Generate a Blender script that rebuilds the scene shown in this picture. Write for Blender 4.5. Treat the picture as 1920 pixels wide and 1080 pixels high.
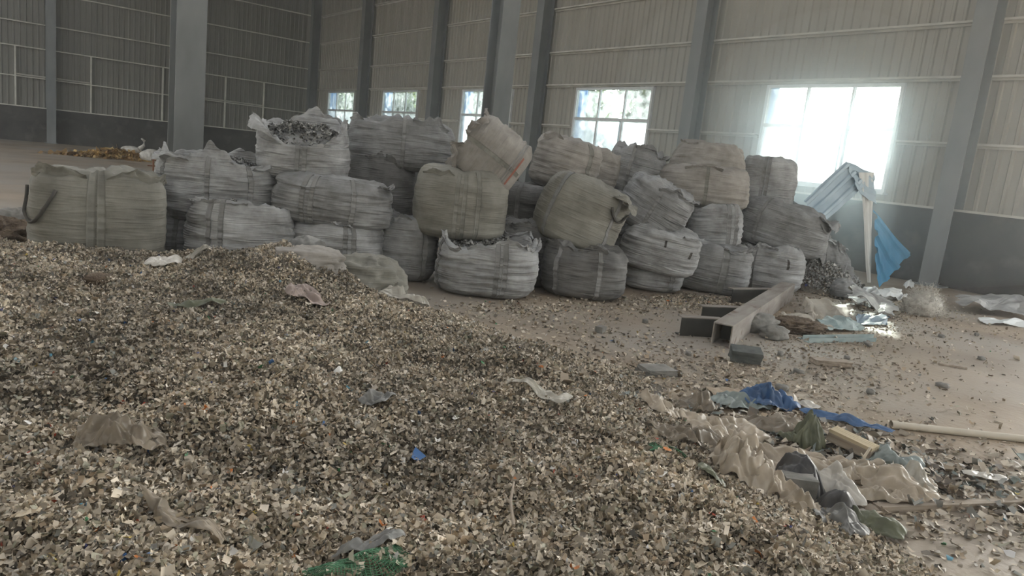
import bpy, bmesh, math, random
import numpy as np
from mathutils import Vector, Matrix, Euler

# ------------------------------------------------------------------ scene, camera, world, sun, exposure
scene = bpy.context.scene
for o in list(bpy.data.objects):
    bpy.data.objects.remove(o)
COL = scene.collection
scene.view_settings.view_transform = 'Standard'
scene.view_settings.look = 'None'
scene.view_settings.gamma = 1.0
scene.view_settings.use_curve_mapping = False
scene.view_settings.exposure = 1.35

CAM_H = 1.6
cam_data = bpy.data.cameras.new('camera')
cam = bpy.data.objects.new('camera', cam_data)
COL.objects.link(cam)
cam_data.sensor_fit = 'HORIZONTAL'
cam_data.sensor_width = 36.0
cam_data.lens = 36.0 * 1362.0 / 1920.0
cam_data.clip_end = 500
_Y = Vector((-1040, 358, -1362)).normalized()
_X = Vector((1800, 47, -1362))
_X = (_X - _Y * _X.dot(_Y)).normalized()
_Z = _X.cross(_Y)
cam.matrix_world = Matrix.Translation((0, 0, CAM_H)) @ Matrix((_X, _Y, _Z)).to_4x4()
scene.camera = cam

SUN_EL, SUN_AZ = math.radians(26), math.radians(60)      # azimuth from +Y towards +X
world = bpy.data.worlds.new('sky')
scene.world = world
world.use_nodes = True
wn = world.node_tree
sky = wn.nodes.new('ShaderNodeTexSky')
sky.sky_type = 'NISHITA'
sky.sun_disc = False
sky.sun_elevation = SUN_EL
sky.sun_rotation = SUN_AZ
sky.air_density = 1.0
sky.dust_density = 3.0
# hazy, dust-laden air: the blue of the clear sky is washed out
hs = wn.nodes.new('ShaderNodeMix'); hs.data_type = 'RGBA'; hs.inputs[0].default_value = 0.85
bw = wn.nodes.new('ShaderNodeRGBToBW'); tn = wn.nodes.new('ShaderNodeMix'); tn.data_type = 'RGBA'; tn.blend_type = 'MULTIPLY'; tn.inputs[0].default_value = 1.0
tn.inputs[7].default_value = (1.01, 1.0, 0.95, 1)
wn.links.new(sky.outputs[0], bw.inputs[0]); wn.links.new(bw.outputs[0], tn.inputs[6])
wn.links.new(sky.outputs[0], hs.inputs[6]); wn.links.new(tn.outputs[2], hs.inputs[7])
wn.links.new(hs.outputs[2], wn.nodes['Background'].inputs[0])
wn.nodes['Background'].inputs[1].default_value = 0.60

sun_data = bpy.data.lights.new('sun', 'SUN')
sun_data.energy = 8.0
sun_data.color = (1.0, 0.93, 0.82)
sun_data.angle = math.radians(1.0)
sun = bpy.data.objects.new('sun', sun_data)
COL.objects.link(sun)
sd = Vector((math.sin(SUN_AZ) * math.cos(SUN_EL), math.cos(SUN_AZ) * math.cos(SUN_EL), math.sin(SUN_EL)))
sun.rotation_euler = sd.to_track_quat('Z', 'Y').to_euler()
sun.location = sd * 60

def portal(loc, direction, sx, sy):
    d = bpy.data.lights.new('sky_portal', 'AREA')
    d.shape = 'RECTANGLE'
    d.size, d.size_y = sx, sy
    d.cycles.is_portal = True
    o = bpy.data.objects.new('sky_portal', d)
    COL.objects.link(o)
    o.location = loc
    o.rotation_euler = Vector(direction).to_track_quat('-Z', 'Y').to_euler()

scene.cycles.max_bounces = 8
scene.cycles.diffuse_bounces = 5
scene.cycles.transparent_max_bounces = 12
scene.cycles.use_denoising = True
scene.cycles.sample_clamp_indirect = 8.0

# ------------------------------------------------------------------ numeric helpers
def _hash(i, j, k, s):
    h = (i * 374761393 + j * 668265263 + k * 2147483647 + s * 1274126177) & 0xFFFFFFFF
    h = ((h ^ (h >> 13)) * 1274126177) & 0xFFFFFFFF
    h = h ^ (h >> 16)
    return (h & 0xFFFFFF) / float(0xFFFFFF) * 2.0 - 1.0

def vnoise(P, seed=0):
    P = np.asarray(P, float)
    I = np.floor(P).astype(np.int64)
    F = P - I
    F = F * F * (3 - 2 * F)
    out = 0
    for a in (0, 1):
        for b in (0, 1):
            for c in (0, 1):
                w = (F[:, 0] if a else 1 - F[:, 0]) * (F[:, 1] if b else 1 - F[:, 1]) * (F[:, 2] if c else 1 - F[:, 2])
                out = out + w * _hash(I[:, 0] + a, I[:, 1] + b, I[:, 2] + c, seed)
    return out

def fbm(P, seed=0, octv=3, ridged=False):
    P = np.asarray(P, float)
    s, a, t = 0, 1.0, 0
    for o in range(octv):
        n = vnoise(P * (2.03 ** o), seed + 17 * o)
        if ridged:
            n = 1 - 2 * np.abs(n)
        s = s + a * n
        t += a
        a *= 0.5
    return s / t

def sstep(a, b, x):
    t = np.clip((x - a) / (b - a), 0, 1)
    return t * t * (3 - 2 * t)

def mesh_obj(name, verts, faces, mat=None, parent=None, smooth=False, cols=None):
    me = bpy.data.meshes.new(name)
    verts = np.asarray(verts, dtype=np.float32).reshape(-1, 3)
    if isinstance(faces, np.ndarray):
        nv = faces.shape[1]
        me.vertices.add(len(verts))
        me.vertices.foreach_set('co', verts.ravel())
        me.loops.add(faces.size)
        me.loops.foreach_set('vertex_index', faces.astype(np.int32).ravel())
        me.polygons.add(len(faces))
        me.polygons.foreach_set('loop_start', (np.arange(len(faces)) * nv).astype(np.int32))
        me.polygons.foreach_set('loop_total', np.full(len(faces), nv, np.int32))
        me.update(calc_edges=True)
    else:
        me.from_pydata([tuple(map(float, v)) for v in verts], [], faces)
        me.update()
    if cols is not None:
        at = me.attributes.new('Col', 'FLOAT_COLOR', 'POINT')
        at.data.foreach_set('color', np.asarray(cols, np.float32).ravel())
    if smooth:
        me.polygons.foreach_set('use_smooth', np.ones(len(me.polygons), bool))
    if mat:
        me.materials.append(mat)
    o = bpy.data.objects.new(name, me)
    COL.objects.link(o)
    if parent is not None:
        o.parent = parent
    return o

def tag(o, label=None, cat=None, group=None, kind=None):
    if label: o['label'] = label
    if cat: o['category'] = cat
    if group: o['group'] = group
    if kind: o['kind'] = kind
    return o

def thing(name, label, cat, loc=(0, 0, 0), rot=None, group=None, kind=None):
    o = bpy.data.objects.new(name, None)
    COL.objects.link(o)
    o.location = loc
    o.empty_display_size = 0.1
    if rot is not None:
        if isinstance(rot, (int, float)):
            o.rotation_euler = (0, 0, rot)
        else:
            o.rotation_mode = 'QUATERNION'
            o.rotation_quaternion = rot
    return tag(o, label, cat, group, kind)

class MB:
    def __init__(s):
        s.v, s.f = [], []
    def box(s, x0, x1, y0, y1, z0, z1):
        return s.obox(((x0 + x1) / 2, (y0 + y1) / 2, (z0 + z1) / 2), (x1 - x0, y1 - y0, z1 - z0))
    def obox(s, c, size, R=None):
        n = len(s.v)
        for dx, dy, dz in ((-1, -1, -1), (1, -1, -1), (1, 1, -1), (-1, 1, -1), (-1, -1, 1), (1, -1, 1), (1, 1, 1), (-1, 1, 1)):
            p = Vector((dx * size[0] / 2, dy * size[1] / 2, dz * size[2] / 2))
            if R is not None: p = R @ p
            s.v.append(tuple(p + Vector(c)))
        for q in ((0, 3, 2, 1), (4, 5, 6, 7), (0, 1, 5, 4), (1, 2, 6, 5), (2, 3, 7, 6), (3, 0, 4, 7)):
            s.f.append(tuple(n + i for i in q))
        return s
    def tube(s, pts, r, seg=8, cap=True):
        pts = [Vector(p) for p in pts]
        rs = r if isinstance(r, (list, tuple)) else [r] * len(pts)
        n0 = len(s.v)
        for i, p in enumerate(pts):
            t = (pts[min(i + 1, len(pts) - 1)] - pts[max(i - 1, 0)]).normalized()
            a = t.cross(Vector((0, 0, 1)))
            if a.length < 1e-3: a = t.cross(Vector((1, 0, 0)))
            a.normalize(); b = t.cross(a)
            for k in range(seg):
                th = 2 * math.pi * k / seg
                s.v.append(tuple(p + (a * math.cos(th) + b * math.sin(th)) * rs[i]))
        for i in range(len(pts) - 1):
            for k in range(seg):
                k2 = (k + 1) % seg
                s.f.append((n0 + i * seg + k, n0 + i * seg + k2, n0 + (i + 1) * seg + k2, n0 + (i + 1) * seg + k))
        if cap:
            s.f.append(tuple(n0 + k for k in range(seg))[::-1])
            s.f.append(tuple(n0 + (len(pts) - 1) * seg + k for k in range(seg)))
        return s
    def build(s, name, mat, parent=None, off=None, smooth=False):
        v = s.v
        if off is not None:
            v = [(p[0] - off[0], p[1] - off[1], p[2] - off[2]) for p in v]
        return mesh_obj(name, v, s.f, mat, parent, smooth)

def grid_faces(nu, nv, wrap=False):
    a = np.arange(nu * nv).reshape(nv, nu)
    if wrap:
        b = np.roll(a, -1, axis=1)
        q = np.stack([a[:-1], b[:-1], b[1:], a[1:]], -1)
    else:
        q = np.stack([a[:-1, :-1], a[:-1, 1:], a[1:, 1:], a[1:, :-1]], -1)
    return q.reshape(-1, 4)

# ------------------------------------------------------------------ materials
def new_mat(name):
    m = bpy.data.materials.new(name)
    m.use_nodes = True
    return m, m.node_tree, m.node_tree.nodes['Principled BSDF']

def surf_mat(name, c1, c2, rough=0.8, scale=4.0, stretch=(1, 1, 1), bump=0.2, bump_scale=40.0, metallic=0.0, coord='Object', contrast=(0.3, 0.7), bump_stretch=(1, 1, 1), bump_dist=0.01, third=None):
    m, nt, bs = new_mat(name)
    tc = nt.nodes.new('ShaderNodeTexCoord')
    mp = nt.nodes.new('ShaderNodeMapping'); mp.inputs['Scale'].default_value = stretch
    nz = nt.nodes.new('ShaderNodeTexNoise'); nz.inputs['Scale'].default_value = scale; nz.inputs['Detail'].default_value = 6
    cr = nt.nodes.new('ShaderNodeValToRGB')
    cr.color_ramp.elements[0].position, cr.color_ramp.elements[1].position = contrast
    cr.color_ramp.elements[0].color = (*c1, 1); cr.color_ramp.elements[1].color = (*c2, 1)
    nt.links.new(tc.outputs[coord], mp.inputs[0]); nt.links.new(mp.outputs[0], nz.inputs[0]); nt.links.new(nz.outputs[0], cr.inputs[0])
    col = cr.outputs[0]
    if third:
        c3, sc3, pos = third
        n3 = nt.nodes.new('ShaderNodeTexNoise'); n3.inputs['Scale'].default_value = sc3; n3.inputs['Detail'].default_value = 4
        r3 = nt.nodes.new('ShaderNodeValToRGB'); r3.color_ramp.elements[0].position, r3.color_ramp.elements[1].position = pos
        mx = nt.nodes.new('ShaderNodeMix'); mx.data_type = 'RGBA'
        nt.links.new(tc.outputs[coord], n3.inputs[0]); nt.links.new(n3.outputs[0], r3.inputs[0]); nt.links.new(r3.outputs[0], mx.inputs[0])
        nt.links.new(col, mx.inputs[6]); mx.inputs[7].default_value = (*c3, 1)
        col = mx.outputs[2]
    nt.links.new(col, bs.inputs['Base Color'])
    bs.inputs['Roughness'].default_value = rough
    bs.inputs['Metallic'].default_value = metallic
    if bump:
        mb = nt.nodes.new('ShaderNodeMapping'); mb.inputs['Scale'].default_value = bump_stretch
        nb = nt.nodes.new('ShaderNodeTexNoise'); nb.inputs['Scale'].default_value = bump_scale; nb.inputs['Detail'].default_value = 5
        bp = nt.nodes.new('ShaderNodeBump'); bp.inputs['Strength'].default_value = bump; bp.inputs['Distance'].default_value = bump_dist
        nt.links.new(tc.outputs[coord], mb.inputs[0]); nt.links.new(mb.outputs[0], nb.inputs[0]); nt.links.new(nb.outputs[0], bp.inputs['Height']); nt.links.new(bp.outputs[0], bs.inputs['Normal'])
    return m

def fabric(name, c, dirt, rough=0.75, wr=0.75):
    # woven sack cloth: dusty tint, fine horizontal creases
    m, nt, bs = new_mat(name)
    tc = nt.nodes.new('ShaderNodeTexCoord')
    oi = nt.nodes.new('ShaderNodeObjectInfo')
    n1 = nt.nodes.new('ShaderNodeTexNoise'); n1.inputs['Scale'].default_value = 3.0; n1.inputs['Detail'].default_value = 7; n1.inputs['Roughness'].default_value = 0.65
    r1 = nt.nodes.new('ShaderNodeValToRGB'); r1.color_ramp.elements[0].position = 0.34; r1.color_ramp.elements[1].position = 0.68
    r1.color_ramp.elements[0].color = (*dirt, 1); r1.color_ramp.elements[1].color = (*c, 1)
    mp = nt.nodes.new('ShaderNodeMapping'); mp.inputs['Scale'].default_value = (2.2, 2.2, 26)
    n2 = nt.nodes.new('ShaderNodeTexNoise'); n2.inputs['Scale'].default_value = 1.6; n2.inputs['Detail'].default_value = 5
    bp = nt.nodes.new('ShaderNodeBump'); bp.inputs['Strength'].default_value = wr; bp.inputs['Distance'].default_value = 0.03
    n3 = nt.nodes.new('ShaderNodeTexNoise'); n3.inputs['Scale'].default_value = 90; n3.inputs['Detail'].default_value = 3
    b2 = nt.nodes.new('ShaderNodeBump'); b2.inputs['Strength'].default_value = 0.18; b2.inputs['Distance'].default_value = 0.006
    ad = nt.nodes.new('ShaderNodeVectorMath'); ad.operation = 'ADD'
    cx = nt.nodes.new('ShaderNodeCombineXYZ')
    ml = nt.nodes.new('ShaderNodeMath'); ml.operation = 'MULTIPLY'; ml.inputs[1].default_value = 37.0
    nt.links.new(oi.outputs['Random'], ml.inputs[0]); nt.links.new(ml.outputs[0], cx.inputs[0]); nt.links.new(ml.outputs[0], cx.inputs[1])
    nt.links.new(tc.outputs['Object'], ad.inputs[0]); nt.links.new(cx.outputs[0], ad.inputs[1])
    nt.links.new(ad.outputs[0], n1.inputs[0]); nt.links.new(ad.outputs[0], mp.inputs[0]); nt.links.new(mp.outputs[0], n2.inputs[0])
    nt.links.new(tc.outputs['Object'], n3.inputs[0])
    n2.noise_type = 'RIDGED_MULTIFRACTAL'; n2.inputs['Detail'].default_value = 3
    sk = nt.nodes.new('ShaderNodeTexNoise'); sk.inputs['Scale'].default_value = 1.1; sk.inputs['Detail'].default_value = 6  # horizontal streaks: crease shade painted into the cloth colour
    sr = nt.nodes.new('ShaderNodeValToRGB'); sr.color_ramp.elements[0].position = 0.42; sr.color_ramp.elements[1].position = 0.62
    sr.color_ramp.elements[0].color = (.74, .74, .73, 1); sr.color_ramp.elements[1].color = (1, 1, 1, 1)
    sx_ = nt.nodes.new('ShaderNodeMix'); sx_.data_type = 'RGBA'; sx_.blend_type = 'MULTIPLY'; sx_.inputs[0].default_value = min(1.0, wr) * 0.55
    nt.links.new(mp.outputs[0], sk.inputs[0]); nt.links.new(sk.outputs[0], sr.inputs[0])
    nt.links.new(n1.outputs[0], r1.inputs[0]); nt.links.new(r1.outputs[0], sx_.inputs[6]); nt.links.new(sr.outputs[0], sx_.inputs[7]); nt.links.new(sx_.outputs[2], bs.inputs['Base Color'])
    nt.links.new(n2.outputs[0], bp.inputs['Height']); nt.links.new(n3.outputs[0], b2.inputs['Height'])
    nt.links.new(bp.outputs[0], b2.inputs['Normal']); nt.links.new(b2.outputs[0], bs.inputs['Normal'])
    bs.inputs['Roughness'].default_value = rough
    return m

def film_mat(name, c, c2, clear=0.35, rough=0.35):
    m, nt, bs = new_mat(name)
    tc = nt.nodes.new('ShaderNodeTexCoord')
    n1 = nt.nodes.new('ShaderNodeTexNoise'); n1.inputs['Scale'].default_value = 9; n1.inputs['Detail'].default_value = 5
    r1 = nt.nodes.new('ShaderNodeValToRGB'); r1.color_ramp.elements[0].position = 0.35; r1.color_ramp.elements[1].position = 0.65
    r1.color_ramp.elements[0].color = (*c2, 1); r1.color_ramp.elements[1].color = (*c, 1)
    nt.links.new(tc.outputs['Object'], n1.inputs[0]); nt.links.new(n1.outputs[0], r1.inputs[0]); nt.links.new(r1.outputs[0], bs.inputs['Base Color'])
    bs.inputs['Roughness'].default_value = rough
    n2 = nt.nodes.new('ShaderNodeTexNoise'); n2.noise_type = 'RIDGED_MULTIFRACTAL'; n2.inputs['Scale'].default_value = 7; n2.inputs['Detail'].default_value = 3; n2.inputs['Distortion'].default_value = 0.8
    bp = nt.nodes.new('ShaderNodeBump'); bp.inputs['Strength'].default_value = 0.6; bp.inputs['Distance'].default_value = 0.02
    nt.links.new(tc.outputs['Object'], n2.inputs[0]); nt.links.new(n2.outputs[0], bp.inputs['Height']); nt.links.new(bp.outputs[0], bs.inputs['Normal'])
    if clear > 0:
        tr = nt.nodes.new('ShaderNodeBsdfTransparent'); mx = nt.nodes.new('ShaderNodeMixShader'); mx.inputs[0].default_value = clear
        out = nt.nodes['Material Output']
        nt.links.new(bs.outputs[0], mx.inputs[1]); nt.links.new(tr.outputs[0], mx.inputs[2]); nt.links.new(mx.outputs[0], out.inputs[0])
    return m

def glass_mat(name, dust, tint, tcol):
    m, nt, bs = new_mat(name)
    nt.nodes.remove(bs)
    out = nt.nodes['Material Output']
    tc = nt.nodes.new('ShaderNodeTexCoord')
    nz = nt.nodes.new('ShaderNodeTexNoise'); nz.inputs['Scale'].default_value = 3.5; nz.inputs['Detail'].default_value = 6
    mr = nt.nodes.new('ShaderNodeMapRange'); mr.inputs[1].default_value = 0.3; mr.inputs[2].default_value = 0.7
    mr.inputs[3].default_value = max(dust - 0.15, 0.02); mr.inputs[4].default_value = dust + 0.15
    tr = nt.nodes.new('ShaderNodeBsdfTransparent'); tr.inputs[0].default_value = (*tcol, 1)
    tl = nt.nodes.new('ShaderNodeBsdfTranslucent'); tl.inputs[0].default_value = (*tint, 1)
    gl = nt.nodes.new('ShaderNodeBsdfGlossy'); gl.inputs['Roughness'].default_value = 0.1
    m1 = nt.nodes.new('ShaderNodeMixShader'); m2 = nt.nodes.new('ShaderNodeMixShader'); m2.inputs[0].default_value = 0.05
    nt.links.new(tc.outputs['Object'], nz.inputs[0]); nt.links.new(nz.outputs[0], mr.inputs[0]); nt.links.new(mr.outputs[0], m1.inputs[0])
    nt.links.new(tr.outputs[0], m1.inputs[1]); nt.links.new(tl.outputs[0], m1.inputs[2])
    nt.links.new(m1.outputs[0], m2.inputs[1]); nt.links.new(gl.outputs[0], m2.inputs[2]); nt.links.new(m2.outputs[0], out.inputs[0])
    return m

def flake_mat(name, rough=0.55):
    m, nt, bs = new_mat(name)
    a = nt.nodes.new('ShaderNodeAttribute'); a.attribute_name = 'Col'
    nt.links.new(a.outputs['Color'], bs.inputs['Base Color'])
    bs.inputs['Roughness'].default_value = rough
    return m

M = dict(
    floor=surf_mat('dusty_concrete', (0.21, 0.16, 0.112), (0.41, 0.335, 0.25), 0.55, 0.9, bump=0.35, bump_scale=18, bump_dist=0.02, contrast=(0.3, 0.72), third=((0.33, 0.30, 0.26), 0.35, (0.42, 0.62))),
    ground=surf_mat('yard_ground', (0.24, 0.22, 0.18), (0.36, 0.33, 0.28), 0.9, 0.5, bump=0),
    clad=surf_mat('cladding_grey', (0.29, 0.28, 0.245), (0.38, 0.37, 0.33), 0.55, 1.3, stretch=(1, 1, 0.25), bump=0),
    clad_shaded=surf_mat('cladding_grey_shaded', (0.15, 0.147, 0.132), (0.21, 0.205, 0.188), 0.6, 1.3, stretch=(1, 1, 0.25), bump=0),  # same cladding, darker: the back wall's dimmer light put into its colour
    girt=surf_mat('galvanised_girt', (0.46, 0.46, 0.42), (0.62, 0.61, 0.56), 0.5, 3, bump=0),
    dado=surf_mat('dado_dark_paint', (0.030, 0.029, 0.027), (0.065, 0.063, 0.058), 0.8, 1.6, bump=0.3, bump_scale=30, third=((0.10, 0.097, 0.09), 2.2, (0.55, 0.75))),
    column=surf_mat('column_grey_paint', (0.15, 0.162, 0.168), (0.215, 0.228, 0.232), 0.55, 2.5, stretch=(1, 1, .4), bump=0.05, bump_scale=20),
    roof=surf_mat('roof_sheet', (0.30, 0.29, 0.27), (0.38, 0.37, 0.34), 0.7, 1, bump=0),
    white_frame=surf_mat('window_frame_white', (0.55, 0.58, 0.6), (0.68, 0.7, 0.71), 0.4, 5, bump=0),
    blue_flash=surf_mat('blue_flashing', (0.07, 0.22, 0.55), (0.11, 0.3, 0.68), 0.45, 4, bump=0),
    glass_up=glass_mat('dusty_glass', 0.14, (0.5, 0.56, 0.58), (0.6, 0.66, 0.67)),
    glass_low=glass_mat('frosted_dirty_glass', 0.45, (0.5, 0.55, 0.58), (0.5, 0.56, 0.58)),
    heap=surf_mat('heap_core', (0.10, 0.088, 0.07), (0.22, 0.195, 0.16), 0.9, 26, bump=0.8, bump_scale=60, bump_dist=0.03),
    flake=flake_mat('shredded_plastic'),
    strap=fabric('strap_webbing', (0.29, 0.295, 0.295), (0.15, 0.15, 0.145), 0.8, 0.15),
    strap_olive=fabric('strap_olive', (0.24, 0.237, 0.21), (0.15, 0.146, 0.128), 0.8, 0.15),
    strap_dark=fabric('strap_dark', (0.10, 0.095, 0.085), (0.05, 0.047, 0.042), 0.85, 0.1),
    strap_red=surf_mat('strap_red', (0.27, 0.10, 0.075), (0.34, 0.14, 0.105), 0.8, 8, bump=0),
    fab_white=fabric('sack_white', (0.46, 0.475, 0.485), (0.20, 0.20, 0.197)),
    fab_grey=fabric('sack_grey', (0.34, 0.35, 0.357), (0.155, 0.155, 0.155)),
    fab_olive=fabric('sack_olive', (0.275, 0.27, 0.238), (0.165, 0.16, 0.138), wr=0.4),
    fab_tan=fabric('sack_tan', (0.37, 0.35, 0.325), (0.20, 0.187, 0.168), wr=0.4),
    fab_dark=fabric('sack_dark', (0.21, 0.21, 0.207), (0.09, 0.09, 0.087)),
    film_beige=film_mat('film_beige', (0.52, 0.45, 0.36), (0.34, 0.29, 0.225), 0.12),
    film_brown=film_mat('film_brown', (0.31, 0.26, 0.20), (0.18, 0.15, 0.11), 0.25),
    film_clear=film_mat('film_clear', (0.55, 0.53, 0.47), (0.38, 0.36, 0.31), 0.28, 0.22),
    film_white=film_mat('film_white', (0.66, 0.64, 0.6), (0.46, 0.44, 0.4), 0.05),
    film_black=film_mat('film_black', (0.035, 0.035, 0.04), (0.07, 0.068, 0.066), 0, 0.45),
    film_grey=film_mat('film_grey', (0.22, 0.22, 0.21), (0.12, 0.12, 0.115), 0, 0.5),
    film_green=film_mat('film_green', (0.13, 0.14, 0.085), (0.08, 0.088, 0.055), 0, 0.55),
    tarp_blue=film_mat('tarp_blue', (0.05, 0.13, 0.29), (0.028, 0.07, 0.16), 0, 0.45),
    tarp_sage=film_mat('tarp_sage', (0.27, 0.32, 0.31), (0.17, 0.2, 0.2), 0, 0.5),
    net_green=surf_mat('net_green', (0.03, 0.13, 0.06), (0.06, 0.19, 0.09), 0.6, 10, bump=0),
    steel=surf_mat('beam_grey_rust', (0.20, 0.175, 0.15), (0.36, 0.335, 0.31), 0.6, 3, stretch=(.6, 3, 3), bump=0.15, bump_scale=50, third=((0.13, 0.085, 0.06), 6, (0.6, 0.7))),
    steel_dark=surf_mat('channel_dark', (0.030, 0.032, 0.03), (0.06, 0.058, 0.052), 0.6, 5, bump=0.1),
    sheet_pale=surf_mat('sheet_pale_back', (0.55, 0.58, 0.58), (0.68, 0.7, 0.7), 0.45, 3, bump=0),
    sheet_faded=surf_mat('sheet_faded_blue', (0.30, 0.40, 0.48), (0.40, 0.50, 0.57), 0.45, 3, bump=0),
    sheet_blue=surf_mat('sheet_blue', (0.05, 0.22, 0.40), (0.085, 0.30, 0.50), 0.4, 3, bump=0),
    sheet_grey=surf_mat('scrap_sheet_grey', (0.20, 0.205, 0.205), (0.36, 0.36, 0.35), 0.5, 4, bump=0.1),
    sheet_tan=surf_mat('scrap_sheet_tan', (0.27, 0.245, 0.205), (0.42, 0.39, 0.335), 0.6, 4, bump=0.15),
    sheet_bluegrey=surf_mat('scrap_sheet_bluegrey', (0.13, 0.20, 0.27), (0.25, 0.32, 0.37), 0.5, 4, bump=0.1),
    sheet_teal=surf_mat('scrap_strip_teal', (0.20, 0.28, 0.29), (0.38, 0.46, 0.46), 0.45, 5, bump=0),
    concrete=surf_mat('rubble_concrete', (0.15, 0.15, 0.14), (0.30, 0.29, 0.27), 0.9, 8, bump=0.6, bump_scale=40),
    block_dark=surf_mat('block_dark', (0.045, 0.055, 0.055), (0.13, 0.14, 0.135), 0.7, 8, bump=0.4, bump_scale=30),
    wood=surf_mat('weathered_wood', (0.22, 0.18, 0.14), (0.39, 0.335, 0.275), 0.8, 6, stretch=(.5, 6, 6), bump=0.3, bump_scale=20),
    wood_yellow=surf_mat('yellow_board', (0.40, 0.33, 0.21), (0.55, 0.47, 0.33), 0.7, 5, stretch=(.5, 8, 8), bump=0.2),
    pipe=surf_mat('pipe_cream', (0.50, 0.46, 0.38), (0.62, 0.57, 0.48), 0.5, 5, bump=0),
    card=surf_mat('cardboard', (0.34, 0.27, 0.20), (0.48, 0.40, 0.31), 0.85, 6, bump=0.2),
    mauve=film_mat('film_mauve', (0.36, 0.29, 0.26), (0.24, 0.19, 0.17), 0, 0.5),
    fibre=surf_mat('fibre_pale', (0.42, 0.40, 0.36), (0.62, 0.60, 0.55), 0.7, 8, bump=0),
    earth=surf_mat('brown_earth', (0.085, 0.06, 0.042), (0.18, 0.135, 0.095), 0.9, 10, bump=0.8, bump_scale=40, bump_dist=0.03),
    rust=surf_mat('rust', (0.16, 0.07, 0.035), (0.26, 0.12, 0.06), 0.8, 9, bump=0.1),
    bark=surf_mat('bark', (0.10, 0.075, 0.055), (0.2, 0.16, 0.12), 0.9, 8, bump=0.3),
    white_plastic=surf_mat('white_plastic', (0.68, 0.68, 0.66), (0.78, 0.78, 0.76), 0.4, 6, bump=0),
)
def leaf_mat(name, c):
    m, nt, bs = new_mat(name)
    bs.inputs['Base Color'].default_value = (*c, 1); bs.inputs['Roughness'].default_value = 0.6
    tl = nt.nodes.new('ShaderNodeBsdfTranslucent'); tl.inputs[0].default_value = (c[0] * 1.5, c[1] * 1.5, c[2], 1)
    mx = nt.nodes.new('ShaderNodeMixShader'); mx.inputs[0].default_value = 0.45
    nt.links.new(bs.outputs[0], mx.inputs[1]); nt.links.new(tl.outputs[0], mx.inputs[2]); nt.links.new(mx.outputs[0], nt.nodes['Material Output'].inputs[0])
    return m
M['leaf'] = leaf_mat('leaf_green', (0.05, 0.085, 0.02))
M['leaf_pale'] = leaf_mat('leaf_pale', (0.10, 0.13, 0.04))

# ------------------------------------------------------------------ building shell
XR, YB, XL, YF, ZT = 15.63, 39.7, -15.8, -13.8, 9.0
GIRTS = (2.8, 4.08, 5.12, 6.5, 7.9)
COLS_Y = [-7.1, -0.4, 6.3, 13.0, 19.7, 26.4, 33.1, 39.45]
WIN_C = [36.25, 29.9, 23.1, 16.4, 9.4]
WIN_W, WZ0, WZ1, WZM = 3.3, 1.72, 4.0, 3.05
DOOR_Y0, DOOR_Y1, DOOR_Z = -6.4, 3.2, 5.2

fl = MB(); fl.box(XL - .3, XR + .3, YF - .3, YB + .3, -0.25, 0.0)
tag(fl.build('floor', M['floor']), kind='structure')
gr = MB(); gr.box(-140, 160, -120, 160, -0.5, -0.27)
tag(gr.build('ground_outside', M['ground']), kind='structure')

# one trapezoid-ribbed sheet, 0.9 m wide, unit height (scaled), ribs towards -Y local (inside)
def sheet_mesh():
    pts, n = [], 4
    p = 0.9 / n
    for i in range(n):
        x = i * p
        pts += [(x, 0), (x + p * .58, 0), (x + p * .68, -.035), (x + p * .90, -.035)]
    pts.append((0.9, 0))
    v = [(x, y, z) for z in (0, 1) for x, y in pts]
    k = len(pts)
    f = [(i, i + 1, k + i + 1, k + i) for i in range(k - 1)]
    me = bpy.data.meshes.new('cladding_sheet')
    me.from_pydata(v, [], f); me.update()
    return me
SHEET = sheet_mesh(); SHEET.materials.append(M['clad'])
SHEET_D = SHEET.copy(); SHEET_D.materials.clear(); SHEET_D.materials.append(M['clad_shaded'])

def add_sheets(parent, a, b, z0, z1, place, data):
    n = max(1, round((b - a) / 0.9)); w = (b - a) / n
    for i in range(n):
        o = bpy.data.objects.new('cladding_sheet', data)
        COL.objects.link(o); o.parent = parent
        loc, rz = place(a + i * w, w)
        o.location = (loc[0], loc[1], z0); o.rotation_euler = (0, 0, rz)
        o.scale = (w / 0.9, 1, z1 - z0)

# right wall: parent mesh is the masonry dado; sheets, girts are its pieces
wd = MB()
wd.box(XR - .06, XR + .2, DOOR_Y1, YB, 0, 1.5)
wd.box(XR - .06, XR + .2, YF, DOOR_Y0, 0, 1.5)
wall_r = tag(wd.build('wall_right', M['dado']), kind='structure')
cop = MB(); cop.box(XR - .09, XR + .2, DOOR_Y1, YB, 1.5, 1.545); cop.build('coping', M['girt'], wall_r)
place_r = lambda a, w: ((XR + .15, a + w), -math.pi / 2)
bays = []
prev = DOOR_Y1
for wc in sorted(WIN_C):
    bays.append((prev, wc - WIN_W / 2, 'full')); bays.append((wc - WIN_W / 2, wc + WIN_W / 2, 'win')); prev = wc + WIN_W / 2
bays.append((prev, YB, 'full'))
for a, b, k in bays:
    if k == 'full':
        add_sheets(wall_r, a, b, 1.5, ZT, place_r, SHEET)
    else:
        add_sheets(wall_r, a, b, WZ1, ZT, place_r, SHEET)
        add_sheets(wall_r, a, b, 1.5, WZ0, place_r, SHEET)
add_sheets(wall_r, YF, DOOR_Y0, 1.5, ZT, place_r, SHEET)
add_sheets(wall_r, DOOR_Y0, DOOR_Y1, DOOR_Z, ZT, place_r, SHEET)
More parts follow.
